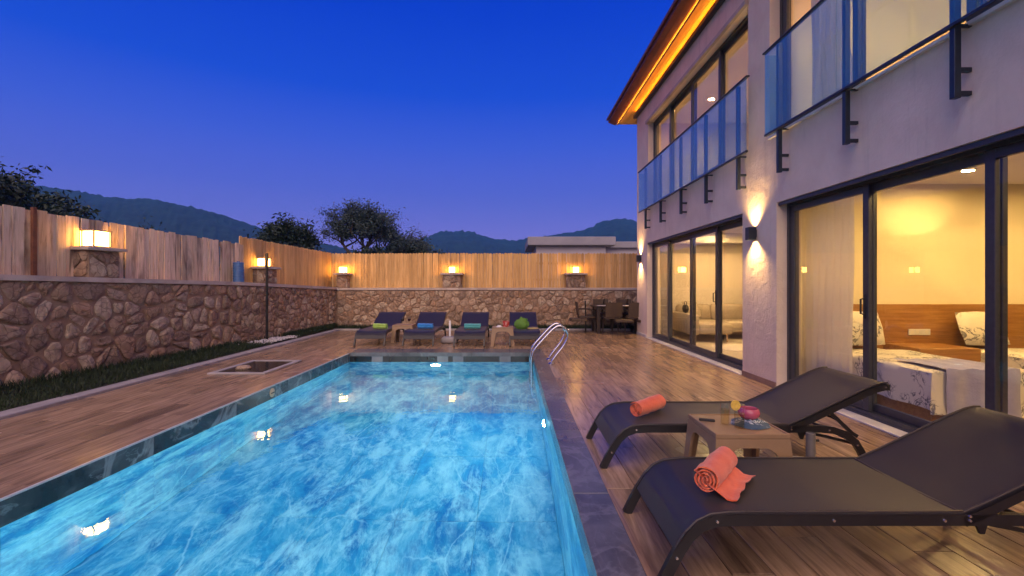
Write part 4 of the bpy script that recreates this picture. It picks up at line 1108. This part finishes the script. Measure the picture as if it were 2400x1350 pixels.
towel('towel_blue', 'rolled blue towel on a lounger of the far row', (-1.93, 10.48, .318), R(84), .34, .066)
towel('towel_teal', 'rolled teal towel on a lounger of the far row', (-.88, 10.46, .318), R(92), .36, .064)

# things on the tables
def tumbler(loc, label, liquid, stem=False, r=.032, h=.135, lvl=.75):
    t = thing('drinking_glass', label, 'glass', loc)
    if not stem:
        MB().lathe([(0,.001),(r*.92,.001),(r,h),(r-.003,h),(r*.92-.003,.008),(0,.009)], 20).build('glass', MT['tumbler'], t, local=True, smooth=40)
        MB().lathe([(0,.0105),(r*.92-.0045,.0105),(r*.96-.0035,h*lvl),(0,h*lvl)], 20).build('drink', MT[liquid], t, local=True, smooth=40)
    else:
        MB().lathe([(.032,0),(.030,.003),(.006,.008),(.005,.05),(.022,.062),(.036,.09),(.038,.13),(.034,.165),(.032,.165),(.034,.125),(.0,.07)], 18).build('glass', MT['tumbler'], t, local=True, smooth=40)
        MB().lathe([(0,.071),(.030,.088),(.0335,.115),(.033,.13),(0,.13)], 18).build('drink', MT[liquid], t, local=True, smooth=40)
    return t
TZ = .3945
tumbler((1.375, 3.03, TZ), 'tall tumbler of amber drink standing behind its twin', 'amber', r=.030, h=.14)
g2 = tumbler((1.432, 2.955, TZ), 'front tumbler of amber drink with a lemon slice', 'amber', r=.034, h=.135, lvl=.72)
sl = MB().lathe([(0,-.003),(.030,-.003),(.032,0),(.030,.003),(0,.003)], 20).build('lemon_slice', pm('lemon', (.75,.50,.08), (.6,.38,.05), 60, .5), g2, local=True, smooth=40)
sl.location = (-.024, 0, .148); sl.rotation_euler = (R(80), R(10), 0)
t = thing('ashtray', 'round pink glazed ashtray on the near side table', 'ashtray', (1.565, 3.10, TZ+.024))
MB().lathe([(0,0),(.04,0),(.062,.02),(.068,.042),(.060,.066),(.053,.070),(.050,.064),(.056,.042),(.050,.022),(0,.018)], 26).build('bowl', MT['pink_glass'], t, local=True, smooth=50)
MB().lathe([(0,.030),(.049,.030)], 20).build('ash', pm('ash', (.12,.07,.09), (.05,.03,.04), 90, .9), t, local=True, recalc=False)
def cloth(name, mat, label, loc, r, seed, h=.03, cat='cloth'):
    m = MB()
    def fn(u, v):
        a = u*2*math.pi; q = v*r*(1+.25*mnoise.noise(Vector((math.cos(a)*1.3, math.sin(a)*1.3, seed))))
        z = h*(.55+.5*mnoise.noise(Vector((q*math.cos(a)*26, q*math.sin(a)*26, seed))))*(1-v**3)+.003
        return (q*math.cos(a), q*math.sin(a), z)
    m.grid(33, 9, fn); o = m.build(name, MT[mat], None, local=True, smooth=60); o.location = loc; tag(o, label, cat)
cloth('folded_cloth', 'bikini', 'crumpled navy and white printed cloth under the pink ashtray', (1.55, 3.05, TZ), .125, 2.0, .04)
o = MB().box(-.05,.05,-.018,.018,0,.012,.004).build('phone', MT['rubber'], None, local=True); o.location = (1.30, 3.13, TZ); o.rotation_euler = (0,0,R(-20)); tag(o, 'slim black phone at the back corner of the near side table', 'phone')
tumbler((-2.50, 10.72, TZ), 'left stemmed glass of dark drink on the far side table', 'cola', True)
tumbler((-2.36, 10.78, TZ), 'right stemmed glass of dark drink on the far side table', 'cola', True)
t = thing('patterned_pot', 'red and white patterned pot on the far side table', 'pot', (-.13, 10.2, TZ))
MB().lathe([(0,0),(.06,0),(.075,.05),(.078,.12),(.07,.125),(.066,.05),(0,.02)], 22).build('pot', MT['red_print'], t, local=True, smooth=50)
cloth('paper_napkin', 'white_plastic', 'crumpled white napkin beside the patterned pot', (-.28, 10.12, TZ), .07, 5.0, .06, 'napkin')
# green bag and yellow pad
def bag():
    bm = bmesh.new(); bmesh.ops.create_icosphere(bm, subdivisions=4, radius=1)
    for v_ in bm.verts:
        p = v_.co.copy(); k = mnoise.fractal(p*2.0, 1, 2, 3)*.13+mnoise.noise(p*7)*.05
        fold = .05*math.sin(math.atan2(p.y, p.x)*9)*max(0, p.z)
        r_ = 1+k+fold; top = max(0, p.z)
        v_.co = Vector((p.x*.17*r_*(1-.30*top), p.y*.14*r_*(1-.35*top), max(0.0, (p.z*.5+.42)*.235*r_+.03*top)))
    me = bpy.data.meshes.new('body'); bm.to_mesh(me); bm.free(); me.polygons.foreach_set('use_smooth', [True]*len(me.polygons)); me.materials.append(MT['bag'])
    t = thing('plastic_bag', 'crumpled lime green plastic bag on the rightmost far lounger', 'bag', (.22, 10.62, .312))
    put('body', me, t, (0,0,0))
    for s in (-1, 1):
        MB().tube([(.02+s*.05,-.02,.16),(.05+s*.06,-.03,.235),(.09+s*.03,-.02,.225),(.10,0,.14)], [.02,.014,.014,.018], 7).build('handle', MT['bag'], t, local=True, smooth=60)
bag()
o = MB().lathe([(0,0),(.13,0),(.14,.012),(.12,.024),(0,.026)], 26).build('straw_mat', pm('straw', (.45,.36,.14), (.35,.27,.1), 60, .8), None, local=True, smooth=40); o.location = (.47, 10.60, .312); tag(o, 'round yellow straw mat beside the green bag', 'mat')
# parasol bases
def parasol_base(loc, label, hgt, round_=True, mark=False):
    t = thing('parasol_base', label, 'parasol base', loc, 0, 'empty parasol bases')
    if round_:
        MB().lathe([(0,0),(.245,0),(.25,.012),(.225,.03),(.06,.05),(.03,.055)], 36).build('base', MT['white_plastic'], t, local=True, smooth=40)
    MB().lathe([(.030,.045),(.030,hgt),(.022,hgt+.004),(.022,hgt-.08)], 18).build('tube', pm('grey_tube', (.16,.15,.14), (.13,.12,.115), 8, .4), t, local=True, smooth=40)
    MB().tube([(.03,0,hgt-.05),(.055,0,hgt-.05)], .009, 8).build('clamp_screw', MT['rubber'], t, local=True, smooth=40)
    if mark:
        pts = [(.028*math.cos(math.pi*k/8), .02*math.sin(math.pi*k/8)) for k in range(9)]
        m = MB().prism(pts, 'xy', .046, .0475); m.box(-.003,.003,-.028,-.001,.046,.0475)
        q = m.build('umbrella_mark', MT['rubber'], t, local=True); q.location = (-.10, -.02, -.005)
    return t
parasol_base((2.075, 3.26, .001), 'white parasol base with grey tube beside the near side table', .27, True, True)
t = thing('parasol_base', 'white block parasol base with thin pole between two far loungers', 'parasol base', (-1.40, 10.6, .001), 0, 'empty parasol bases')
MB().box(-.18,.18,-.20,.20,0,.13,.03).build('base', MT['kerb'], t, local=True, smooth=50)
MB().lathe([(.024,.14),(.024,.46),(.012,.50),(0,.502)], 14).build('tube', MT['white_plastic'], t, local=True, smooth=40)

# ------------------------------------------------------------------ pool ladder
t = thing('pool_ladder', 'stainless steel pool ladder at the far right corner of the pool', 'pool ladder', (PX1, 7.95, 0))
def rail_path(y):
    pts = [(-.07,y,-1.1),(-.07,y,-.4),(-.07,y,.05),(-.06,y,.14),(-.02,y,.24),(.10,y,.38),(.22,y,.51),(.30,y,.585),(.37,y,.625),(.44,y,.615),(.50,y,.565),(.53,y,.49),(.515,y,.41),(.45,y,.29),(.34,y,.15),(.27,y,.05),(.25,y,.0)]
    out = []
    P = [Vector(p) for p in pts]
    for i in range(len(P)-1):
        p0, p1, p2, p3 = P[max(i-1,0)], P[i], P[i+1], P[min(i+2,len(P)-1)]
        for k in range(4):
            s = k/4; out.append(.5*((2*p1)+(p2-p0)*s+(2*p0-5*p1+4*p2-p3)*s*s+(3*p1-p0-3*p2+p3)*s**3))
    out.append(P[-1]); return out
for s in (-.23, .23):
    rl = MB().tube(rail_path(s), .021, 12).build('rail', MT['steel'], t, local=True, smooth=60)
    MB().lathe([(.052,0),(.052,.006),(.034,.026),(.022,.03)], 18, (.25,s,.001)).build('flange', MT['steel'], rl, local=True, smooth=40)
for z in (-.35, -.62, -.90):
    MB().box(-.10,-.03,-.21,.21,z-.012,z+.012,.005).build('step', MT['steel'], t, local=True)

# ------------------------------------------------------------------ dining set
t = thing('dining_table', 'dark wooden dining table by the far corner of the house', 'table', (2.95, 12.98, .001))
MB().box(-.72,.72,-.40,.40,.70,.735,.006).build('table_top', MT['dark_wood'], t, local=True)
MB().box(-.64,.64,-.34,.34,.62,.699).build('apron', MT['dark_wood'], t, local=True)
for a in (-1, 1):
    for b in (-1, 1): MB().box(a*.62-.045,a*.62+.045,b*.32-.045,b*.32+.045,0,.6995,.005).build('leg', MT['dark_wood'], t, local=True)
for k, (x, y) in enumerate(((2.50,12.78),(3.16,12.78))):
    o = MB().box(-.18,.18,-.11,.11,0,.006,.002).build('placemat', MT['white_plastic'], None, local=True); o.location = (x, y, .7375)
    tag(o, ('left' if k == 0 else 'right') + ' pale placemat on the dining table', 'placemat', 'placemats on the dining table')
def make_chair():
    t = thing('dining_chair', '', 'chair')          # faces +y, back towards -y
    MB().box(-.22,.22,-.20,.24,.40,.445,.012).build('seat', MT['wicker'], t, local=True, smooth=50)
    MB().box(-.215,.215,-.215,.225,.33,.399,.008).build('seat_apron', MT['wicker'], t, local=True)
    def bk(u, v): return ((u-.5)*.44, -.215-.05*v-.02*(1-(2*u-1)**2), .46+.38*v)
    m = MB().grid(9, 7, bk); m2 = MB().grid(9, 7, lambda u, v: (bk(u,v)[0], bk(u,v)[1]+.022, bk(u,v)[2])); m.add(m2.v, m2.f)
    for a in (0, 1):
        e = [];
        for i in range(7): e += [bk(a, i/6), (bk(a,i/6)[0], bk(a,i/6)[1]+.022, bk(a,i/6)[2])]
        m.add(e, [(2*i,2*i+1,2*i+3,2*i+2) for i in range(6)])
    e = []
    for i in range(9): p = bk(i/8,1); e += [p, (p[0],p[1]+.022,p[2])]
    m.add(e, [(2*i,2*i+1,2*i+3,2*i+2) for i in range(8)])
    m.build('backrest', MT['wicker'], t, local=True, smooth=40)
    for s in (-1, 1):
        MB().strip([(0,0),(.01,.2),(.0,.46),(-.03,.70),(-.06,.86)], .036, -.018, .018).build('leg', MT['dark_wood'], t, local=True)
        l = t.children[-1]; l.location = (s*.226, -.24, 0); l.rotation_euler = (0,0,R(90))
        MB().box(s*.205-.018,s*.205+.018,.20,.236,0,.3295,.004).build('leg', MT['dark_wood'], t, local=True)
        MB().tube([(s*.235,-.25,.64),(s*.245,0,.645),(s*.240,.17,.63),(s*.225,.215,.56),(s*.215,.22,.45)], .013, 8).build('armrest', MT['dark_wood'], t, local=True, smooth=60)
    return t
ch = make_chair()
for i, (loc, rz, lb) in enumerate((((2.67, 12.52, .001), 0, 'brown wicker chair with its back to the pool in front of the dining table'),
                 ((3.28, 12.54, .001), 0, 'brown wicker chair half hidden by the far house corner'),
                 ((2.03, 12.95, .001), R(-90), 'brown wicker chair at the left end of the dining table'),
                 ((2.62, 13.62, .04), R(180), 'brown wicker chair on the far side of the table, left one'),
                 ((3.30, 13.62, .04), R(180), 'brown wicker chair on the far side of the table, right one'))):
    o = ch if i == 0 else copy_tree(ch)
    o.location = loc; o.rotation_euler = (0, 0, rz); o['label'] = lb; o['group'] = 'chairs around the dining table'

# ------------------------------------------------------------------ neighbour house, trees
nbh = thing('neighbour_house', 'low pale flat roofed house beyond the back fence', 'house', (4.0, 32.0, -.08))
MB().box(-2.35, 2.4, 0, 6, 0, 4.05).build('wall', MT['nb_wall'], nbh, local=True)
MB().box(-2.95, 2.95, -.6, 6.5, 4.05, 4.62, .03).build('roof', MT['nb_roof'], nbh, local=True)
MB().box(2.42, 7.5, 1.5, 6, 0, 4.0).build('wing_wall', MT['nb_wall'], nbh, local=True)
MB().box(2.42, 8.0, 1.1, 6.5, 4.0, 4.45, .03).build('wing_roof', MT['nb_roof'], nbh, local=True)
l = MB().box(2.75, 2.95, 1.36, 1.49, 2.95, 3.35, .02).build('wall_lamp', MT['pole'], nbh, local=True)
MB().box(4.3, 5.1, 1.44, 1.51, 1.6, 2.9, .01).build('window', MT['frame'], nbh, local=True)

def tree(label, loc, height, spread, trunk_h, n_leaf, leaf, mat, seed, lean=(0,0), levels=4, droop=0.0, name='tree', cluster=.35, trunk_r=.11, flat=1.0):
    r = random.Random(seed); t = thing(name, label, 'tree' if name == 'tree' else 'shrub', loc)
    wood = MB(); tips = []
    def grow(p, d, L, rad, lev):
        n = 4; path = [p]; dd = d.copy()
        for k in range(n):
            dd = (dd+Vector((r.gauss(0,.16), r.gauss(0,.16), r.gauss(0,.10)-droop*.1))).normalized()
            path.append(path[-1]+dd*L/n)
        wood.tube(path, [rad*(1-.5*k/n) for k in range(n+1)], 6 if lev < 2 else 4)
        if lev >= levels:
            tips.extend((q, dd) for q in path[1:]); return
        for k in range(r.choice((3,3,4)) if lev else r.choice((4,5))):
            at_ = path[r.choice((2,3,4))] if lev else path[r.choice((3,4,4))]
            a = r.uniform(0, 6.283); out = Vector((math.cos(a)*spread, math.sin(a)*spread, r.uniform(.25,1.0)*flat)).normalized()
            nd = (dd*.55+out*.75).normalized()
            grow(at_, nd, L*r.uniform(.58,.82), rad*.52, lev+1)
        if lev >= 2: tips.extend((q, dd) for q in path[3:])
    grow(Vector((0,0,0)), Vector((lean[0], lean[1], 1)).normalized(), trunk_h, trunk_r, 0)
    zmax = max(q[0].z for q in tips); k = height/(zmax+cluster*.4)
    wood.v = [(a*k, b*k, c_*k) for a, b, c_ in wood.v]
    wood.build('trunk', MT['bark'], t, local=True, smooth=60)
    lv = []; lf = []
    for i in range(n_leaf):
        q, d = r.choice(tips); q = q*k
        c_ = q+Vector((r.gauss(0,cluster*.5), r.gauss(0,cluster*.5), r.gauss(0,cluster*.33)))
        s = leaf*r.uniform(.6,1.4); a = Vector((r.gauss(0,1), r.gauss(0,1), r.gauss(0,.7)-droop)).normalized(); b = a.orthogonal().normalized()
        b = (b*math.cos(i)+a.cross(b)*math.sin(i)); o0 = len(lv)
        lv += [c_-a*s, c_+b*s*.38-a*s*.1, c_+a*s, c_-b*s*.38-a*s*.1]; lf.append((o0,o0+1,o0+2,o0+3))
    MB().add(lv, lf).build('crown', MT[mat], t, local=True, recalc=False)
    return t
tree('wispy dark pine with long reaching branches behind the left fence', (-15.8, 13.8, -.08), 5.5, 1.35, 1.5, 9000, .085, 'leaf_dark', 4, (.22,.0), 4, .25, cluster=.34, flat=.55)
tree('thin shrubby tree just above the left plank fence', (-11.6, 12.4, -.08), 3.55, 1.2, .9, 5500, .06, 'leaf_dark', 8, (.1,0), 3, .1, cluster=.4, trunk_r=.05)
tree('dense dark round tree behind the corner of the fences', (-9.2, 21.5, -.08), 4.7, 1.0, 1.1, 15000, .085, 'leaf_dark', 12, (0,0), 4, .0, cluster=.42)
tree('tall lacy grey green tree behind the back fence', (-7.9, 22.5, -.08), 5.5, .95, 1.4, 17000, .058, 'leaf_grey', 23, (0,0), 4, .1, cluster=.36)
tree('lower lacy tree right of the tall one behind the back fence', (-6.1, 22.0, -.08), 4.35, 1.15, 1.0, 11000, .055, 'leaf_grey', 31, (.1,0), 4, .1, cluster=.34)
for i, (x, y, h, n, lb) in enumerate(((-9.4,18.6,3.25,9000,'low dark shrub behind the corner, leftmost of the hedge'), (-8.0,18.4,3.2,9000,'low dark shrub below the lacy tree'), (-6.4,18.6,3.0,8000,'low dark shrub in the middle of the back hedge'), (-4.9,19.2,3.1,8000,'small dark shrub right of the lacy trees'), (-3.9,19.4,3.2,4000,'sparse shrub with upright twigs at the right end of the hedge'))):
    tree(lb, (x, y, -.08), h, 1.5, .6, n, .075, 'leaf_dark', 50+i, (0,0), 3, 0, 'shrub', .42, .04)

# ------------------------------------------------------------------ evening haze
hz_m, hz_nt, hz_out = new_mat('evening_haze')
pv_ = N(hz_nt, 'ShaderNodeVolumePrincipled'); pv_.inputs['Color'].default_value = (.07, .44, 1.0, 1); pv_.inputs['Density'].default_value = .00042; pv_.inputs['Anisotropy'].default_value = .0
hz_nt.links.new(pv_.outputs[0], hz_out.inputs['Volume'])
hz = MB().box(-1320, 1920, -420, 1270, -4, 215).build('haze', hz_m); hz['kind'] = 'stuff'; tag(hz, 'thin blue evening haze over the hills', 'haze')
